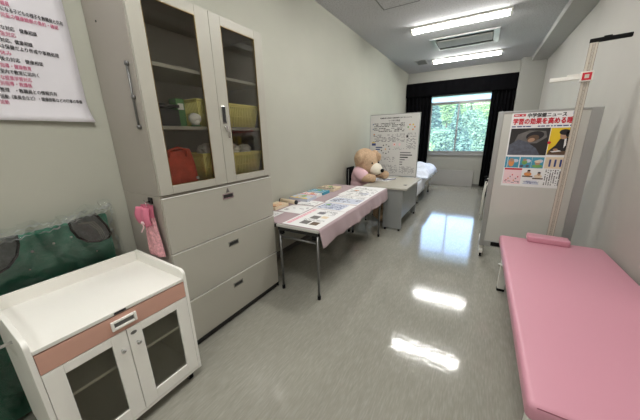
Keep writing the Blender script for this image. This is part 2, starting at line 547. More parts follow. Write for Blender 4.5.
for kind, (mm, lab) in enumerate(((M['leaf'], 'mid green leafy tree on the hillside outside the window'),
                                  (M['leaf_fresh'], 'fresh bright green leafy tree on the hillside outside the window'),
                                  (M['leaf_dark'], 'dark pointed conifer on the hillside outside the window'))):
    t = thing('hillside_tree', lab, 'tree', (0, 0, 0), 'trees on the hillside outside the window')
    obj('crown', crown_mesh(kind), mm, t, local=True)
    obj('trunk', MB().cyl((0, 0, -.6), (0, 0, 3.2), .16, .07, 8), M['trunk'], t, local=True)
    protos.append(t)
used = set(); rt = random.Random(11)
for row in range(10):
    y = 26+row*4.5
    xa, xb = -.20*y-2, .035*y+2
    x = xa+(row % 2)*2.2
    while x < xb:
        xx, yy = x+rt.uniform(-.15, .15), y+rt.uniform(-.15, .15)
        pr = rt.random()
        kind = 2 if pr < .15 else (1 if (pr < .65 if xx/yy > -.09 else pr < .28) else 0)
        o = protos[kind]
        if kind in used: o = copy_tree(o)
        used.add(kind)
        o.location = (xx, yy, hill_z(xx, yy)-.2)
        k = rt.uniform(.88, 1.0); o.scale = (k, k, k*rt.uniform(.9, 1.3)); o.rotation_euler = (0, 0, rt.uniform(0, 6))
        x += 4.5

# ------------------------------------------------------------------ black curtains around the window
def curtain(x0, x1, z0, z1, y, waves, amp):
    return MB().surf(lambda u, v: Vector((x0+u*(x1-x0), y+amp*math.sin(u*waves*2*PI)+.3*amp*math.sin(u*waves*5+v*2), z0+v*(z1-z0))), waves*10, 6, thick=.006)
tag(obj('curtain', curtain(-2.06, -1.36, .04, 2.60, 8.60, 7, .03), M['black_curtain']), 'black floor-length curtain drawn to the left of the window', 'curtain', 'black curtains at the window')
tag(obj('curtain', curtain(.085, .59, .04, 2.60, 8.60, 6, .03), M['black_curtain']), 'black floor-length curtain drawn to the right of the window', 'curtain', 'black curtains at the window')
v = tag(obj('valance', curtain(-2.075, .592, 2.515, 2.892, 8.53, 14, .006), M['black_curtain']), 'black cloth valance running above the window', 'valance')

# ------------------------------------------------------------------ ceiling fittings
def light(y, label):
    t = thing('ceiling_light', label, 'ceiling light', (-.54, y, ZC), 'fluorescent lights on the ceiling')
    obj('housing', MB().box(-1.245, .165, y-.075, y+.075, ZC-.03, ZC-.001, .004), M['white_paint'], t)
    d = MB().surf(lambda u, v: Vector((-1.208+u*1.337, y-.058*math.cos(v*PI), ZC-.031-.05*math.sin(v*PI))), 2, 14)
    obj('diffuser', d, M['lamp'], t)
    for xa, xb in ((-1.241, -1.209), (.130, .162)):
        obj('end_cap', MB().box(xa, xb, y-.06, y+.06, ZC-.082, ZC-.031, .006), M['white_paint'], t)
light(5.20, 'lit fluorescent ceiling light nearer the camera, in front of the long air vent')
light(7.51, 'lit fluorescent ceiling light beyond the long air vent, nearest the window')
light(2.85, 'unseen ceiling light added above the pink couch to brighten the near room')  # unseen, added to brighten the near part of the room
light(0.52, 'unseen ceiling light added over the white trolley to brighten the near room')  # another unseen light, added for brightness around the trolley
light(-1.80, 'unseen ceiling light added behind the camera to light the near things from the front')  # added out of view, gives frontal light to the near things
t = thing('air_vent', 'long grey ceiling air vent with two dark slots between the lights', 'air vent', (-.51, 6.30, ZC))
obj('vent_frame', MB().frame('z', ZC-.022, ZC-.001, -1.068, .052, 5.91, 6.70, (.09, .09, .05, .05), bev=.003), M['alu'], t)
obj('cover_panel', MB().box(-.964, -.052, 6.085, 6.52, ZC-.026, ZC-.004, .006), M['grey_board'], t)
obj('slot', MB().box(-.972, -.044, 5.963, 6.08, ZC-.006, ZC-.003), M['black'], t)
obj('slot', MB().box(-.972, -.044, 6.526, 6.643, ZC-.006, ZC-.003), M['black'], t)
t = thing('ceiling_grille', 'small square grey ventilation grille in the far left ceiling corner', 'grille', (-1.51, 7.55, ZC))
g = MB().frame('z', ZC-.014, ZC-.001, -1.638, -1.389, 7.34, 7.77, (.02, .02, .02, .02))
for k in range(8): g.box(-1.617, -1.41, 7.37+k*.048, 7.393+k*.048, ZC-.012, ZC-.003)
obj('louvre_frame', g, M['alu'], t)
obj('duct', MB().box(-1.617, -1.41, 7.361, 7.749, ZC-.0028, ZC-.0008), M['dark'], t)
t = thing('ceiling_hatch', 'square access hatch with a dark frame line in the ceiling', 'ceiling hatch', (-1.17, 3.99, ZC))
obj('hatch_frame', MB().frame('z', ZC-.006, ZC-.001, -1.42, -.923, 3.73, 4.23, (.016, .016, .016, .016)), M['steel'], t)
obj('hatch_panel', MB().box(-1.402, -.941, 3.748, 4.212, ZC-.005, ZC-.001), M['ceiling'], t)

# ------------------------------------------------------------------ steel cabinets on the left wall
CX0, CXF, CY0, CY1 = -2.085, -1.623, .842, 1.843
t = thing('glass_cabinet', 'tall grey steel cabinet with two glass doors standing on the drawer cabinet', 'cabinet', (-1.82, 1.355, 1.163))
b = MB()
b.box(CX0, CXF-.022, CY0, CY0+.014, 1.163, 2.30, .002); b.box(CX0, CXF-.022, CY1-.014, CY1, 1.163, 2.30, .002)
b.box(CX0, CXF-.022, CY0+.014, CY1-.014, 2.27, 2.30, .002); b.box(CX0, CXF-.022, CY0+.014, CY1-.014, 1.163, 1.195, .002)
obj('body', b, M['cab_side'], t)
obj('back_panel', MB().box(CX0, CX0+.008, CY0+.0145, CY1-.0145, 1.1955, 2.2695), M['cab_in'], t)
for z in (1.557, 1.908):
    obj('shelf', MB().box(CX0+.01, -1.665, CY0+.016, CY1-.016, z, z+.022, .003), M['cab'], t)
ymid = 1.3435
for y0, y1, hw in ((CY0+.002, ymid-.0015, (.078, .10, .052, .06)), (ymid+.0015, CY1-.002, (.09, .085, .052, .06))):
    d = obj('door', MB().frame('x', CXF-.02, CXF, y0, y1, 1.168, 2.297, hw, bev=.0025), M['cab'], t)
    ya, yb = y0+hw[0], y1-hw[1]
    obj('glass_pane', MB().box(CXF-.013, CXF-.009, ya+.001, yb-.001, 1.221, 2.236), M['cab_glass'], d)
    obj('glazing_bead', MB().frame('x', CXF-.008, CXF-.001, ya+.0005, yb-.0005, 1.2205, 2.2365, (.003, .003, .003, .003)), M['brass'], d)
    if y0 > 1.3:
        obj('handle', MB().box(CXF+.0005, CXF+.004, 1.362, 1.402, 1.60, 1.72, .001, M['chrome']).box(CXF+.0042, CXF+.005, 1.368, 1.396, 1.606, 1.714, 0, M['dark']), None, d)
        obj('lock', MB().cyl((CXF+.0005, 1.385, 1.575), (CXF+.012, 1.385, 1.575), .012), M['chrome'], d)
        obj('key', MB().box(CXF+.0125, CXF+.016, 1.375, 1.397, 1.545, 1.583, .001).box(CXF+.0165, CXF+.019, 1.388, 1.41, 1.50, 1.545, .001), M['chrome'], d)
rod = MB().cyl((-1.700, CY0-.010, 1.90), (-1.700, CY0-.010, 1.57), .006, seg=10)
for z in (1.90, 1.73, 1.57): rod.cyl((-1.700, CY0-.0005, z), (-1.700, CY0-.016, z), .012, seg=10)
obj('side_rod', rod, M['steel'], t)
obj('rivet', MB().cyl((-1.80, CY0-.0005, 2.24), (-1.80, CY0-.003, 2.24), .006, seg=10), M['dark'], t)
obj('rivet', MB().cyl((-1.955, CY0-.0005, 2.15), (-1.955, CY0-.003, 2.15), .006, seg=10), M['dark'], t)

t = thing('drawer_cabinet', 'wide grey steel cabinet with three drawers under the glass cabinet', 'cabinet', (-1.82, 1.355, 0))
b = MB()
b.box(CX0, CXF-.022, CY0, CY0+.014, .06, 1.161, .002); b.box(CX0, CXF-.022, CY1-.014, CY1, .06, 1.161, .002)
b.box(CX0, CXF-.022, CY0+.014, CY1-.014, 1.14, 1.161, .002); b.box(CX0, CXF-.022, CY0+.014, CY1-.014, .06, .075)
b.box(CX0, CX0+.008, CY0+.014, CY1-.014, .075, 1.14)
obj('body', b, M['cab_side'], t)
obj('plinth', MB().box(CX0+.01, CXF-.03, CY0+.004, CY1-.004, 0, .0595), M['dark'], t)
for z0, z1, hz in ((.066, .390, .318), (.402, .770, .685), (.782, 1.144, 1.072)):
    d = obj('drawer', MB().box(CXF-.021, CXF, CY0+.002, CY1-.002, z0, z1, .003), M['cab'], t)
    obj('drawer_rim', MB().box(CXF-.018, CXF+.003, CY0+.003, CY1-.003, z1+.0004, z1+.0048, .001), M['white_paint'], d)
    obj('handle', MB().frame('x', CXF+.0005, CXF+.004, 1.285, 1.385, hz-.02, hz+.02, (.007, .007, .007, .007), m=M['chrome']).box(CXF+.0005, CXF+.0015, 1.292, 1.378, hz-.013, hz+.013, 0, M['dark']), None, d)
obj('lock_tag', MB().prism([(1.318, 1.10), (1.352, 1.10), (1.335, 1.135)], 'x', CXF+.0005, CXF+.003), M['steel'], t)

# things inside the glass cabinet
def basket(y0, y1, x0, x1, z0, h, label):
    bt = thing('basket', label, 'basket', ((x0+x1)/2, (y0+y1)/2, z0), 'yellow baskets in the glass cabinet')
    m = MB(); ins = .028
    m.box(x0+ins, x1-ins, y0+ins, y1-ins, z0+.001, z0+.006)
    for zz, hh in ((.0, .022), (.5, .012), (.93, .07)):
        k = ins*(1-zz)
        z = z0+.001+zz*h*.93
        m.frame('z', z, z+hh*.35, x0+k, x1-k, y0+k, y1-k, (.005, .005, .005, .005))
    n = 16
    for i in range(n+1):
        f = i/n
        for s in (0, 1):
            xa, xt = ((x0+ins+.003, x0+.003), (x1-ins-.003, x1-.003))[s]
            ya = y0+ins+f*(y1-y0-2*ins); yt = y0+.003+f*(y1-y0-.006)
            m.cyl((xa, ya, z0+.004), (xt, yt, z0+h-.01), .0058, seg=6)
            ya2, yt2 = ((y0+ins+.003, y0+.003), (y1-ins-.003, y1-.003))[s]
            xb = x0+ins+f*(x1-x0-2*ins); xu = x0+.003+f*(x1-x0-.006)
            m.cyl((xb, ya2, z0+.004), (xu, yt2, z0+h-.01), .0058, seg=6)
    obj('mesh_side', m, M['basket'], bt)
    r = MB().frame('z', z0+h-.014, z0+h, x0-.006, x1+.006, y0-.006, y1+.006, (.016, .016, .016, .016), bev=.004)
    obj('rim', r, M['basket'], bt)
    return bt
S2, S1 = 1.5805, 1.1965
basket(1.235, 1.47, -1.99, -1.71, S2, .185, 'yellow plastic basket on the middle shelf behind the left glass door')
basket(1.49, 1.80, -1.97, -1.68, S2, .172, 'yellow plastic basket on the middle shelf behind the right glass door')
basket(1.215, 1.465, -1.97, -1.69, S1, .20, 'yellow plastic basket beside the red bag on the bottom shelf')
basket(1.49, 1.80, -1.97, -1.68, S1, .19, 'yellow plastic basket at the right end of the bottom shelf')
tag(obj('storage_box', MB().box(-1.97, -1.735, .905, 1.115, S2+.001, S2+.105, .004).box(-1.975, -1.730, .900, 1.12, S2+.1155, S2+.135, .003), M['dark']), 'black lidded box on the middle shelf of the glass cabinet', 'box')
tag(obj('carton', MB().box(-1.86, -1.78, 1.13, 1.19, S2+.001, S2+.18, .002, M['green_box']).box(-1.779, -1.7775, 1.14, 1.18, S2+.11, S2+.15, 0, M['white']), None), 'narrow green carton standing behind the white cup on the middle shelf', 'carton')
t = thing('lidded_cup', 'small white rounded cup in front of the basket on the middle shelf', 'cup', (-1.68, 1.185, S2))
obj('stand', MB().cyl((-1.68, 1.185, S2+.0005), (-1.68, 1.185, S2+.006), .034), M['green_box'], t)
obj('lid', MB().ball((-1.68, 1.185, S2+.05), .036, .85, 1.25, 1).cyl((-1.68, 1.185, S2+.001), (-1.68, 1.185, S2+.04), .022, .03), M['white'], t)
t = thing('tote_bag', 'red soft bag slumped on the bottom shelf of the glass cabinet', 'bag', (-1.75, 1.03, S1))
def bagf(u, v):
    a = u*2*PI; k = 1-.10*v*v
    ry, rx = .132*k*(1+.03*math.sin(5*a)), .085*(1-.45*v*v)*(1+.06*math.cos(4*a+v*3))
    return Vector((-1.77+rx*math.copysign(abs(math.cos(a))**.5, math.cos(a)), 1.045+ry*math.copysign(abs(math.sin(a))**.5, math.sin(a)), S1+.002+.225*v+.012*math.sin(3*a)*v))
bb = MB().surf(bagf, 48, 12); bb.box(-1.84, -1.70, .925, 1.165, S1+.001, S1+.006, .002); bb.ball((-1.77, 1.045, S1+.215), .06, .7, 1.8, .35)
obj('bag_body', bb, M['red_bag'], t)
obj('bag_strap', MB().tube([(-1.715, .98, S1+.19), (-1.70, .985, S1+.235), (-1.71, 1.045, S1+.25), (-1.70, 1.10, S1+.235), (-1.715, 1.105, S1+.19)], .007), M['red_bag'], t)
obj('bag_label', MB().box(-1.683, -1.6815, 1.135, 1.155, S1+.03, S1+.05), M['white'], t)
def crumple(c, r, seed, sz=1.0):
    rr = random.Random(seed); b = bmesh.new(); bmesh.ops.create_icosphere(b, subdivisions=3, radius=r)
    for p in b.verts: p.co *= 1+rr.uniform(-.10, .10); p.co.z *= sz
    b.transform(Matrix.Translation(c)); return MB()._merge(b, None)
tag(obj('white_pouch', crumple((-1.80, 1.34, S1+.215), .075, 3, .7), M['white']), 'crumpled white pouch in the basket beside the red bag', 'pouch', 'white pouches in the lower baskets')
tag(obj('white_pouch', crumple((-1.80, 1.57, S1+.21), .07, 4, .7), M['white']), 'crumpled white pouch in the bottom right basket, left one', 'pouch', 'white pouches in the lower baskets')
tag(obj('white_pouch', crumple((-1.80, 1.71, S1+.205), .065, 5, .7), M['white']), 'crumpled white pouch in the bottom right basket, right one', 'pouch', 'white pouches in the lower baskets')
t = thing('small_poster', 'dark framed picture behind the bottom right basket in the glass cabinet', 'picture', (-1.99, 1.64, S1+.03))
obj('mount', MB().box(-2.070, -2.064, 1.60, 1.78, S1+.03, S1+.33, .001), M['beige_ink'], t)
obj('figure', MB().box(-2.0635, -2.062, 1.66, 1.72, S1+.2, S1+.28).ball((-2.063, 1.69, S1+.295), .018, .1, 1, 1), M['ink'], t)

# hook and pink pouch on the cabinet's side
t = thing('wall_hook', 'small dark magnetic hook on the cabinet side above the pink pouch', 'hook', (-1.74, CY0, 1.14))
obj('hook_plate', MB().box(-1.765, -1.725, CY0-.010, CY0-.0005, 1.11, 1.15, .002), M['dark'], t)
obj('hook_arm', MB().tube([(-1.745, CY0-.010, 1.125), (-1.745, CY0-.036, 1.125), (-1.745, CY0-.042, 1.14)], .004), M['chrome'], t)
t = thing('hanging_pouch', 'pink drawstring pouch hanging from a hook on the cabinet side', 'pouch', (-1.74, CY0-.03, .74))
def pouchf(x0, x1, z0, z1, pinch, d):
    def f(u, v):
        a = u*2*PI; w = (x1-x0)/2*pinch(v)
        return Vector(((x0+x1)/2+w*math.cos(a)*(1+.08*math.sin(6*a)), CY0-.030+d*math.sin(a)*(1+.25*math.sin(5*a+4*v)), z0+v*(z1-z0)))
    return f
obj('pouch_body', MB().surf(pouchf(-1.825, -1.655, .775, 1.03, lambda v: 1-.5*v**1.5, .020), 32, 12).box(-1.79, -1.69, CY0-.044, CY0-.016, .77, .78, .004), M['pink_print'], t)
fl = MB().surf(lambda u, v: Vector((-1.748+(u-.5)*(.15-.04*abs(v-.4)), CY0-.060-.012*math.sin(v*PI)-.006*math.cos(u*9), .965+v*.135+.025*abs(u-.5)*(1-v)*2)), 12, 8, thick=.004)
obj('pouch_flap', fl, M['pink_pouch'], t)
obj('pouch_lining', MB().surf(pouchf(-1.81, -1.69, 1.01, 1.105, lambda v: .75+.3*v, .020), 32, 6), M['pink_pouch'], t)
obj('bow', MB().ball((-1.748, CY0-.074, 1.0), .012, 1.6, .5, 1).tube([(-1.748, CY0-.074, 1.0), (-1.745, CY0-.074, .975), (-1.75, CY0-.09, .945)], .004).tube([(-1.745, CY0-.034, 1.10), (-1.745, CY0-.038, 1.137)], .003), M['palepink_ink'], t)

# ------------------------------------------------------------------ poster on the left wall
t = thing('wall_poster', 'large white poster of black and pink Japanese lines high on the left wall', 'poster', (0, 0, 0))
KP = 1.0347
orient(t, WALL_E, (-2.087, 0, CAM_H*(1-KP))); t.scale = (KP, KP, 1)
PY0, PY1, PZ0, PZ1 = -.45, .728, 1.606, 2.75
def posterf(u, v):
    z = PZ0+v*(PZ1-PZ0); y = PY0+u*(PY1-PY0)
    k = max(0, (1.73-z)/.124)
    return Vector((y+(.016*k*k if u > .98 else .016*k*k*u), z, .001+.022*k*k*(.25+.75*u*u)))
obj('sheet', MB().surf(posterf, 24, 40, thick=.0006), M['poster_paper'], t, local=True)
p = Print(.0045)
LN = [('職員', .489, .517, 2.133, 1), ('になる子どもの様子を教職員と共有', .484, .706, 2.108, 0), ('児童の健康観察の集約・確認', .478, .682, 2.082, 1),
      ('な対応　健康相談', .465, .588, 2.026, 0), ('急対応', .458, .509, 2.0, 1), ('対応、健康相談', .451, .561, 1.971, 0),
      ('は保健だより作成や事務処理', .445, .654, 1.943, 0), ('休み', .438, .475, 1.915, 1), ('後の対応　健康相談', .432, .581, 1.888, 0),
      ('指導・健康教育', .426, .53, 1.858, 1), ('室内で教室に出向く', .419, .552, 1.831, 0), ('な授業学習対応', .414, .52, 1.803, 1),
      ('別指導・救護係', .407, .515, 1.777, 1), ('整理　・教職員との情報共有', .40, .604, 1.747, 0),
      ('活動（委員会など）・健康診断などの行事の準備', .394, .706, 1.716, 0), ('活動', .387, .416, 1.690, 1)]
for s_, a, b_, z, pk in LN:
    p.text('pink_lettering' if pk else 'black_lettering', s_, a, b_, z-.010, .020, M['pink_ink'] if pk else M['ink'], lift=1, bold=.0005)
p.build(t)

# ------------------------------------------------------------------ white trolley cabinet
TX0, TXF, TY0, TY1 = -1.925, -1.395, .118, .778
t = thing('trolley_cabinet', 'low white cabinet on castors with a salmon drawer and tray top', 'cabinet', (-1.66, .45, 0))
def side_poly():
    pts = [(TX0, .07), (TXF, .07), (TXF, .735)]
    for k in range(1, 7):
        a = k/6*PI/2
        pts.append((TXF-.035+.035*math.cos(a), .735+.035*math.sin(a)))
    pts.append((TX0, .785)); return pts
for y in (TY0, TY1-.018):
    obj('side_panel', MB().prism(side_poly(), 'y', y, y+.018, bev=.002), M['white'], t)
obj('back_rim', MB().box(TX0, TX0+.016, TY0+.0185, TY1-.0185, .07, .783, .002), M['white'], t)
tr = obj('tray', MB().box(TX0+.0165, TXF-.004, TY0+.0185, TY1-.0185, .700, .716, .002), M['white'], t)
obj('edge_strip', MB().box(TXF-.0035, TXF+.001, TY0+.0185, TY1-.0185, .702, .718, .001), M['white_paint'], tr)
obj('sticker', MB().box(TXF+.0012, TXF+.0018, .41, .46, .7035, .715), M['ink'], tr)
dr = obj('drawer', MB().box(TXF-.022, TXF, TY0+.0195, TY1-.0195, .602, .695, .002), M['salmon'], t)
obj('drawer_body', MB().box(TX0+.05, TXF-.0225, TY0+.025, TY1-.025, .61, .69), M['white'], dr)
h = MB().frame('x', TXF+.0005, TXF+.012, .386, .495, .628, .676, (.012, .012, .012, .012), bev=.003, m=M['white'])
h.box(TXF+.0005, TXF+.002, .398, .483, .640, .664, 0, M['steel'])
obj('handle', h, None, dr)
obj('bottom_board', MB().box(TX0+.0165, TXF-.002, TY0+.0185, TY1-.0185, .07, .088, .002), M['white'], t)
obj('inner_shelf', MB().box(TX0+.0165, TXF-.04, TY0+.0185, TY1-.0185, .40, .415, .002), M['white'], t)
for y0, y1, kn in ((TY0+.0195, .4385, .405), (.4415, TY1-.0195, .475)):
    d = obj('door', MB().frame('x', TXF-.022, TXF, y0, y1, .092, .598, (.065, .065, .065, .045), bev=.002), M['white'], t)
    obj('glass_pane', MB().box(TXF-.014, TXF-.010, y0+.066, y1-.066, .158, .552), M['cart_glass'], d)
    obj('knob', MB().cyl((TXF+.0005, kn, .505), (TXF+.014, kn, .505), .005).ball((TXF+.018, kn, .505), .0105, .7, 1, 1), M['chrome'], d)
    if kn > .44:
        obj('lock', MB().ball((TXF+.0005, .468, .565), .012, .25, 1.2, .8), M['steel'], d)
for x in (TX0+.05, TXF-.05):
    for y in (TY0+.06, TY1-.06):
        c = obj('castor', MB().cyl((x, y-.011, .026), (x, y+.011, .026), .025), M['black'], t)
        obj('fork', MB().box(x-.016, x+.016, y-.016, y-.012, .02, .06).box(x-.016, x+.016, y+.012, y+.016, .02, .06).box(x-.016, x+.016, y-.016, y+.016, .06, .0695), M['steel'], c)
r = MB().tube([(-1.58, TY0-.001, .70), (-1.58, TY0-.06, .70), (-1.60, TY0-.07, .70), (-1.84, TY0-.07, .70), (-1.86, TY0-.06, .70), (-1.86, TY0-.001, .70)], .007)
obj('push_rail', r, M['chrome'], t)

# ------------------------------------------------------------------ green stretcher in a plastic bag, behind the trolley
t = thing('folded_stretcher', 'folded green stretcher with grey strap handles leaning behind the white trolley', 'stretcher', (-2.05, .18, 0))
gx = -2.055
TILT = .055
gp = MB().box(gx-.018, gx+.018, -.34, .700, .005, 1.020, .014, seg=3)
for v_ in gp.bm.verts:
    if v_.co.z > .5: v_.co.z += (v_.co.y-.2)*TILT
obj('green_panel', gp, M['green_cloth'], t)
def handle(yc, flip):
    fl = -1 if flip else 1
    P = [(-.088, .115), (-.085, .06), (-.066, .005), (-.025, -.04), (.03, -.06), (.085, -.055), (.10, -.03), (.085, .03), (.06, .085), (.04, .122)]
    q = [(yc+fl*a, .915+b_+(yc+fl*a-.2)*TILT) for a, b_ in P]
    hd = obj('strap_handle', MB().prism(q, 'x', gx+.0185, gx+.0215), M['grey_mesh'], t)
    obj('black_binding', MB().tube([(gx+.023, a, b_) for a, b_ in q], .0065, 8), M['black'], hd)
    s = MB()
    for k in range(3):
        o_ = .014*k
        s.tube([(gx+.0245, yc+fl*(-.05+o_), .925+.095), (gx+.0245, yc+fl*(.0+o_), .925+.085), (gx+.0245, yc+fl*(.035+o_*.7), .925+.03), (gx+.0245, yc+fl*(.045+o_*.7), .925-.035)], .0035, 6)
    obj('strap_cord', s, M['cab'], hd)
handle(.595, False); handle(.205, True)
st = MB()
for y, z in ((.33, .925), (.42, .94), (.50, .95)): st.cyl((gx+.0185, y, z), (gx+.022, y, z), .0065, seg=10)
for y, z in ((.30, .83), (.60, .82)): st.cyl((gx+.0185, y, z), (gx+.020, y, z), .004, seg=10)
obj('snap_stud', st, M['white'], t)
def filmf(u, v):
    y = -.38+u*1.12; z = .02+v*(1.045+(y-.2)*.085)
    wr = .010*math.sin(37*y+9*z)+.007*math.sin(23*z-31*y+1)+.006*math.sin(71*y*(.4+v))
    top = max(0, (v-.9)/.1)
    wr += top*(.020*math.sin(120*y+30*v)+.018*math.sin(63*y-40*v)+.012*math.sin(210*y+90*v))
    wr += (.003+.012*top)*math.sin(95*z+5*math.sin(11*y)+40*y)
    edge = .010*math.sin(u*60)*top+.012*math.sin(u*23)*top+.03*u**8*top
    return Vector((gx+.044+wr*.5-.03*top*top, y, z+edge))
bag = tag(obj('plastic_bag', MB().surf(filmf, 220, 120), M['film']), 'clear crinkled plastic bag wrapped over the green stretcher', 'plastic bag')
def glintf(off, amp, ph, w, u0=.0, u1=1.0):
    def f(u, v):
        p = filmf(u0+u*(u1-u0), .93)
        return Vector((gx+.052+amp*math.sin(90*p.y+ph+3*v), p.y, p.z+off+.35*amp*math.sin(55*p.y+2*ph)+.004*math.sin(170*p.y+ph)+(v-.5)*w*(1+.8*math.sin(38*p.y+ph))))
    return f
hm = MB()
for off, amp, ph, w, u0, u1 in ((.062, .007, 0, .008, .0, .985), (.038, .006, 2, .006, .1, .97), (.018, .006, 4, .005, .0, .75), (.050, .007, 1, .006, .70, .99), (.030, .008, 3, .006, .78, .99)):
    hm.surf(glintf(off, amp, ph, w, u0, u1), 180, 2)
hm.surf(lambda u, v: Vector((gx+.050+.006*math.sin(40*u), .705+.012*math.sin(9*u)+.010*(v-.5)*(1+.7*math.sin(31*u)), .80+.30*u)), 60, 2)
obj('highlight_strips', hm, M['glint'], bag)  # wavy white strips shaped as highlights along the bag's edges

# ------------------------------------------------------------------ two folding tables, cloth and papers
def table(x0, x1, y0, y1, zt, label):
    t = thing('folding_table', label, 'table', ((x0+x1)/2, (y0+y1)/2, 0), 'folding tables along the left wall')
    top = obj('tabletop', MB().box(x0, x1, y0, y1, zt-.028, zt, .006), M['table_top'], t)
    obj('apron', MB().frame('z', zt-.062, zt-.0285, x0+.012, x1-.012, y0+.012, y1-.012, (.02, .02, .02, .02)), M['dark'], t)
    ya, yb = y0+.022, y1-.28
    for y in (ya, yb):
        for x in (x0+.03, x1-.018):
            l = obj('leg', MB().cyl((x, y, .03), (x, y, zt-.063), .0125), M['steel'], t)
            obj('rubber_foot', MB().cyl((x, y, 0), (x, y, .04), .016), M['black'], l)
        obj('cross_bar', MB().cyl((x0+.043, y, zt-.13), (x1-.043, y, zt-.13), .010), M['steel'], t)
        for x in (x0+.05, x1-.05):
            obj('bracket', MB().box(x-.02, x+.02, y-.018, y+.018, zt-.10, zt-.0625, .004), M['black'], t)
    return t
TZ1, TZ2 = .70, .70
front = table(-1.597, -1.130, 1.836, 3.95, TZ1, 'folding table nearer the aisle, its edge hung with the pink cloth')
front.rotation_euler = (0, 0, .0165); front.location.x -= .0175
table(-2.080, -1.650, 1.850, 3.95, TZ2, 'folding table against the wall, behind the front table')
def clothf(u, v):
    y = 1.848+v*2.10
    # path across: back of wall table -> step -> front edge -> drop
    P = [(-2.078, TZ2+.003), (-1.62, TZ2+.003), (-1.59, TZ1+.003), (-1.36, TZ1+.003), (-1.132, TZ1+.003), (-1.123, TZ1-.006), (-1.117, TZ1-.06), (-1.113, TZ1-.105), (-1.109, TZ1-.158)]
    f = u*(len(P)-1); i = min(int(f), len(P)-2); f -= i
    x = P[i][0]+(P[i+1][0]-P[i][0])*f; z = P[i][1]+(P[i+1][1]-P[i][1])*f
    d = max(0, (TZ1-z)/.16); x += .012*d
    x += d*(.007*math.sin(y*17)+.008*math.sin(y*7.3+1)+.004*math.sin(y*31))+.004*d
    if x > -1.6: x -= .0165*(y-1.84)
    return Vector((x, y, z))
tag(obj('tablecloth', MB().surf(clothf, 32, 120, thick=.0012), M['pink_cloth']), 'dusty pink tablecloth over both folding tables, hanging down on the aisle side', 'tablecloth')

def sheet(name, label, cat, x0, x1, y0, y1, z, th=.0012, rot=0.0, m=None, group=None):
    t = thing(name, label, cat, ((x0+x1)/2, (y0+y1)/2, z), group, rot)
    w, h_ = (x1-x0)/2, (y1-y0)/2
    obj('paper' if th < .004 else 'cover', MB().box(-w, w, -h_, h_, 0, th, 0), m or M['paper'], t, local=True)
    return t, Print(th), w, h_
Z1, Z2 = TZ1+.0050, TZ2+.0050
G = 'printed sheets on the pink tablecloth'
t, p, w, h = sheet('printed_sheet', 'large printed sheet with a pink heading and photos at the tables\' near end', 'paper', -1.55, -1.148, 1.862, 2.46, Z1, rot=.02, group=G)
p.rect('heading', -w+.02, -w+.07, -h+.03, h-.03, M['palepink_ink']); p.fine('fine_print', -w+.025, -w+.065, -h+.04, h-.05, 3, M['pink_ink'], .8, vertical=True)
for (a, b_, c, d, mm) in ((-.06, .03, -.22, -.12, 'photo_grey'), (.05, .13, -.22, -.13, 'photo_brown'), (-.05, .04, -.05, .05, 'photo_grey'), (.05, .12, 0, .07, 'beige_ink'), (-.06, .02, .12, .2, 'grey_ink')):
    p.rect('photo', a, b_, c, d, M[mm])
p.fine('fine_print', -.08, .14, -.11, -.06, 3, M['grey_ink']); p.fine('fine_print', -.03, .14, .11, .25, 7, M['grey_ink'])
p.build(t)
t, p, w, h = sheet('printed_sheet', 'grey-blue printed sheet second along the aisle edge of the tables', 'paper', -1.57, -1.160, 2.475, 2.765, Z1, rot=-.02, group=G)
p.rect('picture', -w+.02, w-.08, -h+.02, h-.02, M['paleblue_ink']); p.fine('fine_print', -w+.03, w-.1, -h+.03, h-.03, 9, M['blue_ink'], .5); p.oval('picture', -.12, .05, .03, .03, M['green_ink'], 2)
p.build(t)
t, p, w, h = sheet('printed_sheet', 'printed sheet with a broad blue-grey block, third along the aisle edge', 'paper', -1.60, -1.163, 2.785, 3.20, Z1, rot=.015, group=G)
p.rect('picture', -w+.03, w-.02, -h+.03, .06, M['paleblue_ink']); p.fine('fine_print', -w+.04, w-.03, -h+.05, .05, 6, M['ink'], .4); p.fine('fine_print', -w+.04, w-.03, .08, h-.03, 5, M['grey_ink'], .6)
p.build(t)
t, p, w, h = sheet('printed_sheet', 'wide white printed sheet at the tables\' far end nearest the desk', 'paper', -1.64, -1.172, 3.215, 3.94, Z1, rot=0, group=G)
p.fine('fine_print', -w+.03, w-.03, -h+.05, h-.2, 12, M['grey_ink'], .4); p.fine('fine_print', -w+.05, -.02, .12, .24, 4, M['ink'], .5); p.rect('picture', .03, .15, -.22, -.12, M['paleblue_ink']); p.oval('picture', -.1, .0, .04, .03, M['orange_ink'])
p.build(t)
t, p, w, h = sheet('printed_sheet', 'white sheet beside the drawer cabinet at the near wall-side corner', 'paper', -2.05, -1.745, 1.87, 2.15, Z2, rot=.05, group=G)
p.fine('fine_print', -w+.03, w-.03, -h+.05, h-.05, 8, M['grey_ink'], .35); p.build(t)
t, p, w, h = sheet('printed_sheet', 'plain white sheet in the middle of the tables, nearer the camera', 'paper', -1.865, -1.572, 2.19, 2.50, Z2, rot=.04, group=G)
p.fine('fine_print', -w+.03, w-.03, -h+.06, h-.06, 6, M['grey_ink'], .25); p.build(t)
t, p, w, h = sheet('printed_sheet', 'white sheet with a dark bottom line in the middle of the tables', 'paper', -1.87, -1.595, 2.53, 2.76, Z2, rot=-.03, group=G)
p.rect('fine_print', -w+.08, w-.01, -h+.01, -h+.025, M['ink']); p.fine('fine_print', -w+.03, w-.03, -h+.06, h-.04, 6, M['grey_ink'], .25); p.build(t)
t, p, w, h = sheet('booklet', 'beige picture booklet under the rolled poster by the wall', 'booklet', -2.065, -1.89, 2.18, 2.42, Z2, th=.035, m=M['beige_ink'], group='booklets along the wall')
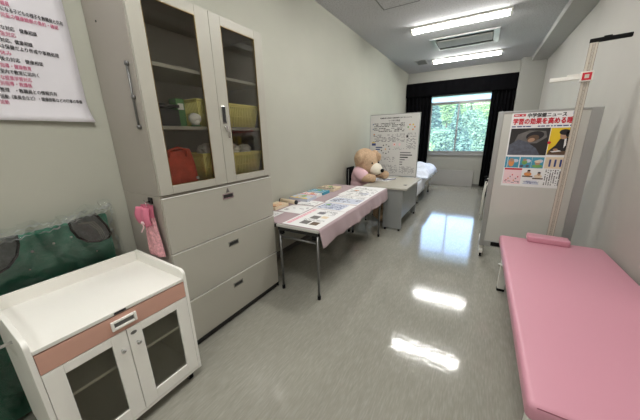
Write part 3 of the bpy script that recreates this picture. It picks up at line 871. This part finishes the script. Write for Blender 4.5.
p.fine('cover_print', -w+.01, w-.01, -h+.02, h-.02, 6, M['orange_ink'], .5); p.rect('cover_print', -w+.01, w-.02, -h+.01, -h+.05, M['ink']); p.build(t)
t = thing('rolled_poster', 'rolled beige poster with dark ends lying by the wall', 'rolled poster', (-1.92, 2.475, Z2+.012), None, -.05)
obj('roll', MB().cyl((-.13, 0, .026), (.10, 0, .026), .025), M['beige_ink'], t, local=True)
obj('end_cap', MB().cyl((-.142, 0, .026), (-.1305, 0, .026), .026), M['ink'], t, local=True)
obj('end_cap', MB().cyl((.1005, 0, .026), (.115, 0, .026), .026), M['ink'], t, local=True)
for (y0, y1, x1, th, cm, pm, lab) in ((2.66, 2.88, -1.78, .040, 'paleblue_ink', 'yellow_ink', 'pale blue and yellow booklet by the wall, beyond the rolled poster'),
                                  (2.91, 3.06, -1.80, .035, 'paper', 'red_ink', 'white booklet with small red print between two blue booklets'),
                                  (3.09, 3.28, -1.80, .038, 'cyan_ink', 'paper', 'blue and white booklet by the wall, third beyond the rolled poster'),
                                  (3.36, 3.62, -1.78, .038, 'beige_ink', 'ink', 'dark-edged beige booklet by the wall nearest the bear')):
    t, p, w, h = sheet('booklet', lab, 'booklet', -2.065, x1, y0, y1, Z2, th=th, m=M[cm], group='booklets along the wall')
    p.fine('cover_print', -w+.01, w-.01, -h+.03, h-.03, 5, M[pm], .5)
    p.rect('cover_print', -w+.005, w-.005, -h+.004, -h+.03, M[pm])
    p.oval('cover_print', .01, .02, .035, .04, M['green_ink' if pm != 'red_ink' else 'orange_ink'], 3)
    p.build(t)

# ------------------------------------------------------------------ desk
DX0, DX1, DY0, DY1, DZ = -1.60, -.885, 4.05, 5.19, .70
t = thing('office_desk', 'grey steel office desk beyond the tables, where the bear sits', 'desk', ((DX0+DX1)/2, (DY0+DY1)/2, 0))
obj('desktop', MB().box(DX0, DX1, DY0-.02, DY1+.02, DZ-.03, DZ, .006), M['desk_top'], t)
for y in (DY0, DY1-.035):
    p_ = obj('leg_panel', MB().box(-1.24, -.945, y, y+.035, .035, DZ-.0305, .004), M['desk_body'], t)
    for x in (-1.20, -.975):
        obj('foot', MB().cyl((x, y+.018, 0), (x, y+.018, .0345), .016), M['black'], p_)
obj('modesty_panel', MB().box(-.968, -.952, DY0+.0355, DY1-.0355, .20, DZ-.0305, .003), M['desk_body'], t)
t, p, w, h = sheet('notebook', 'open white notebook on the desk in front of the bear', 'notebook', -1.56, -1.30, 4.56, 4.94, DZ+.001, th=.006, rot=-.15)
p.fine('fine_print', -w+.02, w-.02, -h+.03, -.02, 6, M['grey_ink'], .3); p.fine('fine_print', -w+.02, w-.02, .02, h-.03, 6, M['grey_ink'], .3); p.build(t)
tag(obj('pen', MB().cyl((-1.42, 4.60, DZ+.014), (-1.27, 4.84, DZ+.014), .006), M['blue_ink']), 'dark pen lying across the open notebook', 'pen')
tag(obj('ink_pad', MB().box(-1.00, -.95, 4.30, 4.36, DZ+.001, DZ+.008, .002), M['steel']), 'small flat metal clip near the desk\'s aisle corner', 'clip')

# ------------------------------------------------------------------ bear and its chair
t = thing('side_chair', 'dark chair between the wall and desk with the bear on it', 'chair', (-1.85, 4.55, 0))
obj('seat', MB().box(-2.00, -1.62, 4.34, 4.77, .40, .44, .015), M['dark'], t)
obj('backrest', MB().box(-2.070, -2.047, 4.42, 4.72, .55, .93, .010), M['black'], t)
for x in (-2.02, -1.65):
    for y in (4.36, 4.75):
        l = obj('leg', MB().cyl((x, y, .01), (x, y, .3995 if x > -1.8 else .42), .011), M['steel'], t)
        obj('rubber_foot', MB().cyl((x, y, 0), (x, y, .018), .014), M['black'], l)
for y in (4.44, 4.70):
    obj('back_post', MB().tube([(-1.99, y, .4405), (-2.036, y, .60), (-2.036, y, .90)], .009), M['steel'], t)
obj('foot_bar', MB().cyl((-1.65, 4.371, .10), (-1.65, 4.739, .10), .008), M['steel'], t)

def blob(name, shapes, voxel, m, parent, smooth=6):
    """one continuous mesh out of overlapping balls and tapered limbs"""
    mb = MB()
    for s in shapes:
        if s[0] == 'b': mb.ball(s[1], s[2], *s[3:6])
        else:
            p0, p1, r0, r1 = s[1:5]
            mb.cyl(p0, p1, r0, r1, 20); mb.ball(p0, r0); mb.ball(p1, r1)
    me = bpy.data.meshes.new('tmp'); mb.bm.to_mesh(me); mb.bm.free()
    o = bpy.data.objects.new('tmp', me); COL.objects.link(o)
    rm = o.modifiers.new('r', 'REMESH'); rm.mode = 'VOXEL'; rm.voxel_size = voxel
    sm = o.modifiers.new('s', 'SMOOTH'); sm.iterations = smooth; sm.factor = .5
    dg = bpy.context.evaluated_depsgraph_get()
    out = bpy.data.meshes.new_from_object(o.evaluated_get(dg))
    bpy.data.objects.remove(o)
    out.name = name; out.materials.clear(); out.materials.append(m)
    for f in out.polygons: f.use_smooth = True
    r = bpy.data.objects.new(name, out); COL.objects.link(r)
    out.transform(Matrix.Translation(-root_loc(parent))); r.parent = parent
    return r
t = thing('teddy_bear', 'big brown teddy bear in a pink shirt sitting at the desk', 'teddy bear', (-1.84, 4.55, .441))
HC = Vector((-1.735, 4.54, 1.035)); FD = Vector((.92, -.24, -.27)).normalized()
side = Vector((.32, .95, 0)).normalized(); upv = side.cross(FD)*-1
if upv.z < 0: upv = -upv
S = [('b', (-1.86, 4.55, .615), .175, .85, 1.15, .95), ('b', (-1.845, 4.55, .76), .175, .85, 1.15, 1.0), ('b', (-1.81, 4.55, .88), .13, .9, 1.1, .9),
     ('b', tuple(HC), .205, 1.0, 1.0, 1.0), ('b', tuple(HC+FD*.10-upv*.05), .15, 1, 1, .95),
     ('b', tuple(HC+upv*.04-FD*.05), .19, 1, 1, 1),
     # arms to the desk
     ('l', (-1.80, 4.37, .86), (-1.67, 4.29, .79), .08, .075), ('l', (-1.67, 4.29, .79), (-1.545, 4.34, .775), .078, .073),
     ('l', (-1.79, 4.72, .86), (-1.64, 4.82, .785), .08, .075), ('l', (-1.64, 4.82, .795), (-1.45, 4.76, .790), .075, .076),
     # legs over the seat and down
     ('l', (-1.80, 4.45, .53), (-1.50, 4.42, .50), .085, .085), ('l', (-1.50, 4.42, .50), (-1.44, 4.38, .20), .08, .078), ('l', (-1.44, 4.38, .15), (-1.34, 4.36, .12), .08, .095),
     ('l', (-1.80, 4.65, .53), (-1.50, 4.68, .50), .085, .085), ('l', (-1.50, 4.68, .50), (-1.44, 4.70, .20), .08, .078), ('l', (-1.44, 4.70, .15), (-1.34, 4.71, .12), .08, .095)]
for sgn in (-1, 1):
    e = HC+side*sgn*.182+upv*.130+FD*.0
    S += [('b', tuple(e), .078, 1, 1, 1), ('b', tuple(e+side*sgn*.055-upv*.03+FD*.035), .07, 1, 1, 1), ('b', tuple(e+side*sgn*.06-upv*.07+FD*.06), .052, 1, 1, 1)]
body = blob('bear_body', S, .014, M['bear'], t)
mz = HC+FD*.225-upv*.055
blob('muzzle', [('b', tuple(mz), .118, 1, 1, .9), ('b', tuple(mz+FD*.045-upv*.01), .086, 1, 1, .85)], .010, M['muzzle'], body)
blob('nose', [('b', tuple(mz+FD*.136+upv*.02), .032, 1, 1.2, 1.0), ('b', tuple(mz+FD*.126+upv*.02+side*.014), .018, 1, 1, 1), ('b', tuple(mz+FD*.126+upv*.02-side*.014), .018, 1, 1, 1)], .006, M['black'], body, 3)
for sgn in (-1, 1):
    obj('eye', MB().ball(tuple(HC+FD*.188+side*sgn*.085+upv*.045), .015), M['black'], body)
mo = MB().tube([tuple(mz+FD*.115-upv*.04-side*.004), tuple(mz+FD*.105-upv*.07-side*.02), tuple(mz+FD*.07-upv*.09-side*.045)], .0045, 6)
obj('mouth', mo, M['dark'], body)
SH = [('b', (-1.86, 4.55, .625), .190, .85, 1.15, .9), ('b', (-1.845, 4.55, .76), .190, .85, 1.15, 1.0), ('b', (-1.815, 4.55, .87), .142, .9, 1.12, .85),
      ('l', (-1.815, 4.37, .87), (-1.71, 4.31, .82), .10, .108), ('l', (-1.80, 4.72, .87), (-1.70, 4.79, .825), .10, .108)]
blob('shirt', SH, .014, M['shirt'], body, 4)

# ------------------------------------------------------------------ partition with the research poster, behind the desk
t = thing('display_panel', 'white freestanding panel behind the desk, in front of the bed', 'display panel', (-1.47, 5.32, 0))
BX0, BX1, BZ0, BZ1 = -1.965, -1.005, .69, 1.878
obj('panel_board', MB().box(BX0+.016, BX1-.016, 5.305, 5.325, BZ0+.016, BZ1-.016), M['paper'], t)
obj('panel_frame', MB().frame('y', 5.30, 5.33, BX0, BX1, BZ0, BZ1, (.0155, .0155, .0155, .0155), bev=.003), M['alu'], t)
for x in (BX0+.02, BX1-.02):
    l = obj('leg', MB().cyl((x, 5.315, .03), (x, 5.315, BZ0-.0005), .014), M['steel'], t)
    obj('foot_bar', MB().box(x-.018, x+.018, 5.215, 5.415, .0, .03, .006), M['dark'], l)
t = thing('research_poster', 'white study poster with charts and small print on the panel behind the bear', 'poster')
orient(t, FACE_S, (0, 5.3035, 0))
px0, px1, pz0, pz1 = BX0+.022, BX1-.022, BZ0+.03, BZ1-.025
obj('sheet', MB().box(px0, px1, pz0, pz1, 0, .001), M['study_paper'], t, local=True)
p = Print(.001)
W, H = px1-px0, pz1-pz0
def U(a): return px0+a*W
def V(a): return pz1-a*H
p.text('heading', '健康教育の実践と保健指導の在り方について', U(.2), U(.85), V(.055), .024, M['ink'], bold=.0015)
p.text('heading', '心と体の健康', U(.38), U(.62), V(.095), .022, M['ink'], bold=.0015)
p.fine('heading', U(.40), U(.62), V(.12), V(.105), 1, M['grey_ink'])
for a, b_, m_ in ((.12, .19, 'blue_ink'), (.20, .27, 'blue_ink')):
    p.rect('section_mark', U(.04), U(.06), V(a+.03), V(a+.01), M[m_])
    p.fine('fine_print', U(.07), U(.72), V(b_), V(a), 3, M['ink'], .7)
for k in range(6):
    a = k*PI/3
    p.oval('diagram', U(.86)+.06*math.cos(a), V(.20)+.05*math.sin(a), .014, .016, M[('orange_ink', 'yellow_ink', 'orange_ink', 'green_ink', 'beige_ink', 'orange_ink')[k]])
p.rect('section_mark', U(.06), U(.09), V(.32), V(.30), M['orange_ink'])
p.fine('fine_print', U(.06), U(.55), V(.44), V(.31), 6, M['grey_ink'], .6)
p.fine('fine_print', U(.57), U(.74), V(.44), V(.30), 8, M['grey_ink'], .5)
p.rect('chart', U(.77), U(.81), V(.37), V(.33), M['ink'])
p.fine('fine_print', U(.78), U(.97), V(.56), V(.29), 16, M['grey_ink'], .5)
p.rect('chart', U(.03), U(.12), V(.50), V(.46), M['blue_ink']); p.rect('chart', U(.03), U(.10), V(.455), V(.44), M['yellow_ink'])
for k, w_ in enumerate((.15, .1, .06)): p.rect('chart', U(.12), U(.12+w_), V(.54+k*.035), V(.522+k*.035), M['blue_ink'])
for k in range(9):
    a = k*2*PI/9
    p.oval('diagram', U(.34)+.085*math.cos(a), V(.56)+.085*math.sin(a), .013, .012, M['ink' if k % 2 else 'grey_ink'])
p.oval('diagram', U(.34), V(.56), .016, .02, M['beige_ink'], 1); p.oval('diagram', U(.34), V(.56), .009, .012, M['orange_ink'], 2)
p.oval('diagram', U(.53), V(.48), .03, .03, M['palepink_ink']); p.oval('diagram', U(.53), V(.48), .012, .012, M['orange_ink'], 2)
p.oval('diagram', U(.64), V(.48), .02, .026, M['palepink_ink'])
p.fine('fine_print', U(.5), U(.74), V(.57), V(.53), 4, M['grey_ink'], .5)
for k, w_ in enumerate((.22, .25, .17, .11, .06, .06)):
    p.rect('chart', U(.66), U(.66+w_), V(.625+k*.04), V(.607+k*.04), M['ink' if k in (1, 2) else 'grey_ink'])
p.fine('fine_print', U(.05), U(.55), V(.78), V(.69), 5, M['grey_ink'], .4)
p.fine('fine_print', U(.05), U(.62), V(.97), V(.83), 10, M['grey_ink'], .6)
p.fine('fine_print', U(.66), U(.97), V(.97), V(.85), 9, M['grey_ink'], .6)
p.build(t)

# ------------------------------------------------------------------ bed by the left wall beyond the panel
t = thing('infirmary_bed', 'bed with a white sheet along the left wall below the window', 'bed', (-1.5, 6.7, 0))
obj('bed_frame', MB().frame('z', .28, .36, -2.07, -1.05, 5.62, 7.62, (.03, .03, .03, .03), bev=.004), M['cab'], t)
for x in (-2.04, -1.08):
    for y in (6.02, 7.45):
        l = obj('leg', MB().cyl((x, y, .02), (x, y, .2795), .018), M['cab'], t)
        obj('foot', MB().cyl((x, y, 0), (x, y, .03), .022), M['black'], l)
obj('mattress', MB().box(-2.07, -1.04, 5.60, 7.64, .361, .52, .03, seg=3, smooth=True), M['sheet'], t)
obj('sheet_drape', MB().surf(lambda u, v: Vector((-1.032+.012*math.sin(u*40)*(1-v), 5.60+u*.9, .24+.29*v)), 30, 4, thick=.003), M['sheet'], t)
def duvetf(u, v):
    x = -2.06+u*1.13; y = 6.15+v*1.52
    e = min(1, (1-u)/.18); f = min(1, min(v, 1-v)/.15)
    z = .545+(.20*math.sin(min(1, v*1.6+.1)*PI*.55))*math.sqrt(max(0, e))*(.35+.65*math.sqrt(max(0, f)))
    z += .018*math.sin(x*19+y*7)+.015*math.sin(y*17-x*5)
    if u > .93: z -= ((u-.93)/.07)**2*.02
    return Vector((x, y, z))
tag(obj('duvet', MB().surf(duvetf, 40, 50, thick=-.02), M['duvet']), 'pale blue and white patterned duvet bunched up on the bed', 'duvet')
t = thing('leaning_board', 'flat grey board leaning against the wall under the window', 'board', (-.62, 8.52, 0))
obj('board_face', MB().prism([(8.615, .004), (8.635, .002), (8.715, .45), (8.695, .453)], 'x', -1.32, -.09, bev=.003), M['grey_board'], t)
for x in (-1.2, -.2): obj('rubber_foot', MB().box(x-.02, x+.02, 8.612, 8.636, 0.0, .0018), M['black'], t)

# ------------------------------------------------------------------ folding chair glimpsed beside the rolling whiteboard
t = thing('tubular_chair', 'white tubular folding chair half hidden behind the rolling whiteboard', 'chair', (.33, 5.45, 0))
for y in (5.25, 5.65):
    obj('leg', MB().tube([(.14, y, .01), (.145, y, .42), (.16, y, .62), (.19, y, .70)], .012), M['white_paint'], t)
    obj('leg', MB().tube([(.56, y, .01), (.48, y, .43), (.47, y, .82)], .012), M['white_paint'], t)
obj('seat', MB().box(.15, .52, 5.27, 5.63, .43, .465, .012), M['black'], t)
obj('backrest', MB().box(.455, .485, 5.265, 5.635, .60, .82, .008), M['black'], t)
for y in (5.25, 5.65): obj('arm_pad', MB().box(.125, .44, y-.022, y+.022, .702, .735, .01), M['black'], t)

# ------------------------------------------------------------------ rolling whiteboard
WY = 3.62
t = thing('rolling_whiteboard', 'rolling whiteboard with a wide grey frame behind the pink couch', 'whiteboard', (.54, WY, 0))
bx0, bx1, bz0, bz1 = .125, .955, .15, 1.712
obj('frame', MB().frame('y', WY, WY+.04, bx0, bx1, bz0, bz1, (.05, .085, .075, .02), bev=.004), M['alu'], t)
obj('board_face', MB().box(bx0+.0505, bx1-.0855, WY+.006, WY+.03, bz0+.0755, bz1-.0205), M['board'], t)
for x in (bx0+.03, bx1-.03):
    f = obj('foot_rail', MB().box(x-.02, x+.02, WY-.02, WY+.62, .055, .095, .006), M['white_paint'], t)
    obj('upright', MB().box(x-.018, x+.018, WY+.041, WY+.075, .096, .60, .004), M['white_paint'], t)
    for y in (WY+.01, WY+.58):
        c = obj('castor', MB().cyl((x-.012, y, .026), (x+.012, y, .026), .025), M['black'], f)
        obj('castor_fork', MB().box(x-.017, x-.013, y-.015, y+.015, .02, .0545).box(x+.013, x+.017, y-.015, y+.015, .02, .0545), M['white_paint'], c)
obj('magnet_clip', MB().box(.245, .36, WY-.022, WY-.0005, .17, .215, .004), M['black'], t)
t = thing('health_poster', 'health news poster with red headline and photos on the rolling whiteboard', 'poster')
orient(t, FACE_S, (0, WY+.0055, 0))
s_ = WY/3.6
def q(u, v): return (u*s_, 1.5+(v-1.5)*s_)
qx0, qz0 = q(.250, .915); qx1, qz1 = q(.800, 1.688)
# sheet hangs by its top, so only its printed face shows
obj('sheet', MB().box(qx0, qx1, qz0, qz1, 0, .001), M['paper'], t, local=True)
p = Print(.001)
def R(part, u0, u1, v0, v1, m, lift=1):
    a = q(u0, v0); b = q(u1, v1); p.rect(part, a[0], b[0], a[1], b[1], M[m], lift)
def O(part, u, v, a, b, m, lift=2, rot=0.0):
    c = q(u, v); p.oval(part, c[0], c[1], a, b, M[m], lift, rot)
def P(part, pts, m, lift=2): p.poly(part, [q(*k) for k in pts], M[m], lift)
def T(part, s, u0, u1, v, h, m, bold=0.0, lift=3):
    a = q(u0, v); b = q(u1, v); p.text(part, s, a[0], b[0], a[1], h, M[m], lift, bold)
R('red_tag', .266, .368, 1.652, 1.676, 'red_ink'); p.fine('red_tag', q(.275, 0)[0], q(.36, 0)[0], q(0, 1.657)[1], q(0, 1.671)[1], 1, M['paper'], .8)
T('masthead', '中学保健ニュース', .383, .690, 1.638, .040, 'ink', .0028)
R('date_box', .735, .79, 1.652, 1.68, 'paleblue_ink'); 
T('headline', '学習の効果を高める睡眠', .266, .795, 1.570, .060, 'red_ink', .0042)
p.fine('fine_print', q(.262, 0)[0], q(.795, 0)[0], q(0, 1.539)[1], q(0, 1.561)[1], 1, M['blue_ink'], .95)
# left photo: someone asleep
R('sleeping_photo', .262, .592, 1.256, 1.532, 'photo_dark')
P('sleeping_photo', [(.30, 1.37), (.33, 1.47), (.42, 1.51), (.56, 1.50), (.575, 1.44), (.50, 1.38)], 'photo_grey', 2)
P('sleeping_photo', [(.262, 1.36), (.34, 1.42), (.42, 1.39), (.50, 1.33), (.545, 1.256), (.262, 1.256)], 'photo_slate', 3)
O('sleeping_photo', .475, 1.455, .075, .045, 'ink', 4, .2); O('sleeping_photo', .462, 1.428, .052, .034, 'photo_brown', 5, .35); O('sleeping_photo', .45, 1.412, .03, .02, 'photo_skin', 6, .3)
# right photo: someone writing at a desk
R('study_photo', .597, .792, 1.262, 1.530, 'yellow_ink')
P('study_photo', [(.605, 1.30), (.655, 1.36), (.68, 1.42), (.73, 1.44), (.775, 1.41), (.792, 1.36), (.792, 1.28), (.62, 1.28)], 'ink', 2)
O('study_photo', .705, 1.455, .030, .038, 'photo_skin', 3); O('study_photo', .707, 1.487, .042, .028, 'ink', 4); O('study_photo', .735, 1.465, .018, .028, 'ink', 4)
P('study_photo', [(.715, 1.42), (.73, 1.425), (.735, 1.36), (.72, 1.33)], 'paper', 4)
P('study_photo', [(.597, 1.262), (.792, 1.262), (.792, 1.30), (.61, 1.305)], 'photo_brown', 5); P('study_photo', [(.62, 1.297), (.69, 1.31), (.71, 1.298), (.64, 1.288)], 'paper', 6); O('study_photo', .66, 1.315, .02, .012, 'photo_skin', 7)
O('red_tag', .600, 1.385, .014, .014, 'red_ink', 8)
# strip of cartoon panels
R('cartoon_strip', .255, .276, 1.118, 1.238, 'cyan_ink')
for k, u in enumerate((.280, .388, .490)):
    R('cartoon_strip', u, u+.100, 1.120, 1.236, 'cyan_ink'); O('cartoon_strip', u+.068, 1.195, .026, .018, 'paleblue_ink', 2)
    if k == 0:
        O('cartoon_strip', u+.032, 1.175, .026, .045, 'orange_ink', 3); O('cartoon_strip', u+.035, 1.20, .018, .018, 'photo_skin', 4)
    elif k == 1:
        for d in (.02, .07): O('cartoon_strip', u+d, 1.14, .016, .014, 'photo_slate', 3)
        O('cartoon_strip', u+.04, 1.18, .024, .026, 'green_ink', 3); O('cartoon_strip', u+.04, 1.205, .016, .014, 'photo_skin', 4)
    else:
        O('cartoon_strip', u+.05, 1.142, .044, .018, 'green_ink', 3); O('cartoon_strip', u+.05, 1.175, .022, .022, 'photo_skin', 4); O('cartoon_strip', u+.05, 1.19, .028, .014, 'beige_ink', 5)
R('bar_chart', .600, .792, 1.122, 1.238, 'beige_ink'); 
for u in (.632, .675, .718, .76): R('bar_chart', u, u+.016, 1.14, 1.215, 'blue_ink', 2)
# lower row
R('pink_panel', .262, .420, .940, 1.112, 'palepink_ink'); R('pink_panel', .262, .420, 1.096, 1.114, 'red_ink', 2)
for k in range(7): O('pink_panel', .29+k*.017, 1.0+.02*((k*5) % 4-1), .006, .008, ('red_ink', 'orange_ink', 'grey_ink')[k % 3], 3)
p.fine('pink_panel', q(.272, 0)[0], q(.41, 0)[0], q(0, .948)[1], q(0, .975)[1], 2, M['grey_ink'], .6)
for u, v, c in ((.475, 1.055, 'orange_ink'), (.565, 1.035, 'beige_ink')):
    O('drawing', u, v, .034, .02, c, 2); O('drawing', u+.005, v+.025, .014, .018, 'photo_skin', 3); O('drawing', u+.006, v+.038, .014, .009, 'ink', 4); R('drawing', u-.045, u+.045, v-.032, v-.018, 'photo_brown', 3)
P('drawing', [(.44, .945), (.47, .985), (.56, .985), (.585, .945)], 'paleblue_ink', 2); p.fine('drawing', q(.445, 0)[0], q(.58, 0)[0], q(0, .95)[1], q(0, .98)[1], 3, M['blue_ink'], .6, lift=3)
p.fine('fine_print', q(.615, 0)[0], q(.785, 0)[0], q(0, .945)[1], q(0, 1.108)[1], 9, M['ink'], .72, vertical=True)
p.build(t)

# ------------------------------------------------------------------ stadiometer between couch and whiteboard
t = thing('stadiometer', 'tall height-measuring pole with a red slider between couch and whiteboard', 'stadiometer', (.715, 3.34, 0), None, -.16)
obj('base_plate', MB().box(-.20, .20, -.15, .15, 0, .04, .008), M['white_paint'], t, local=True)
pl = obj('pole', MB().box(-.027, .027, -.014, .014, .0405, 2.205, .003), M['scale'], t, local=True)
for x in (-.0275, -.008, .008, .0245):
    obj('groove', MB().box(x, x+.002, -.0152, -.0142, .06, 2.20), M['photo_brown'], pl, local=True)
tk = MB()
for k in range(200): tk.box(-.003 if k % 5 else -.0048, .003 if k % 5 else .0048, -.0150, -.0142, .10+k*.0105, .1028+k*.0105)
tk_ = obj('scale_marks', tk, M['ink'], pl, local=True)
obj('top_bar', MB().box(-.03, .215, -.016, .016, 2.206, 2.236, .004).box(.05, .10, -.012, .012, 2.236, 2.244, .002), M['black'], t, local=True)
sl = obj('slider', MB().box(-.042, .042, -.034, .022, 1.905, 1.985, .004, M['white_paint']).box(-.030, .030, -.0352, -.0342, 1.915, 1.975, 0, M['red_ink']).box(-.014, .014, -.036, -.0353, 1.930, 1.960, 0, M['scale']), None, t, local=True)
obj('measuring_arm', MB().box(-.245, -.0425, -.016, .016, 1.930, 1.962, .004).box(-.13, -.0425, -.018, .018, 1.962, 1.974, .003), M['white_paint'], t, local=True)

# ------------------------------------------------------------------ pink examination couch
t = thing('examination_couch', 'long pink vinyl examination couch along the right wall', 'couch', (.66, 2.13, 0))
KX0, KX1, KY0, KY1, KZ0, KZ1 = .282, 1.06, 1.085, 3.165, .385, .472
obj('pad', MB().box(KX0, KX1, KY0, KY1, KZ0, KZ1, .026, seg=5, smooth=True), M['vinyl'], t)
obj('seam', MB().tube([(KX0+.03, KY0+.004, KZ1-.010), (KX0+.2, KY0+.003, KZ1-.009), (KX1-.03, KY0+.004, KZ1-.010)], .0022, 6), M['vinyl_seam'], t)
obj('under_frame', MB().frame('z', .345, .3845, KX0+.03, KX1-.03, KY0+.04, KY1-.04, (.03, .03, .03, .03), bev=.003), M['white_paint'], t)
for x in (KX0+.052, KX1-.052):
    for y in (KY0+.08, 2.86):
        l = obj('leg', MB().box(x-.03, x+.03, y-.03, y+.03, .02, .3445, .005), M['white_paint'], t)
        obj('rubber_foot', MB().box(x-.032, x+.032, y-.032, y+.032, 0, .028, .004), M['black'], l)
obj('fold_bracket', MB().tube([(KX0+.04, 2.66, .345), (KX0+.012, 2.68, .34), (KX0-.002, 2.74, .325), (KX0+.006, 2.80, .30), (KX0+.04, 2.83, .27)], .008), M['white_paint'], t)
t = thing('head_pillow', 'small pink vinyl block pillow at the couch\'s far end', 'pillow', (.655, 3.115, KZ1), None, -.035)
obj('cushion', MB().box(-.155, .155, -.065, .065, .001, .055, .007, seg=2, smooth=True), M['vinyl'], t, local=True)
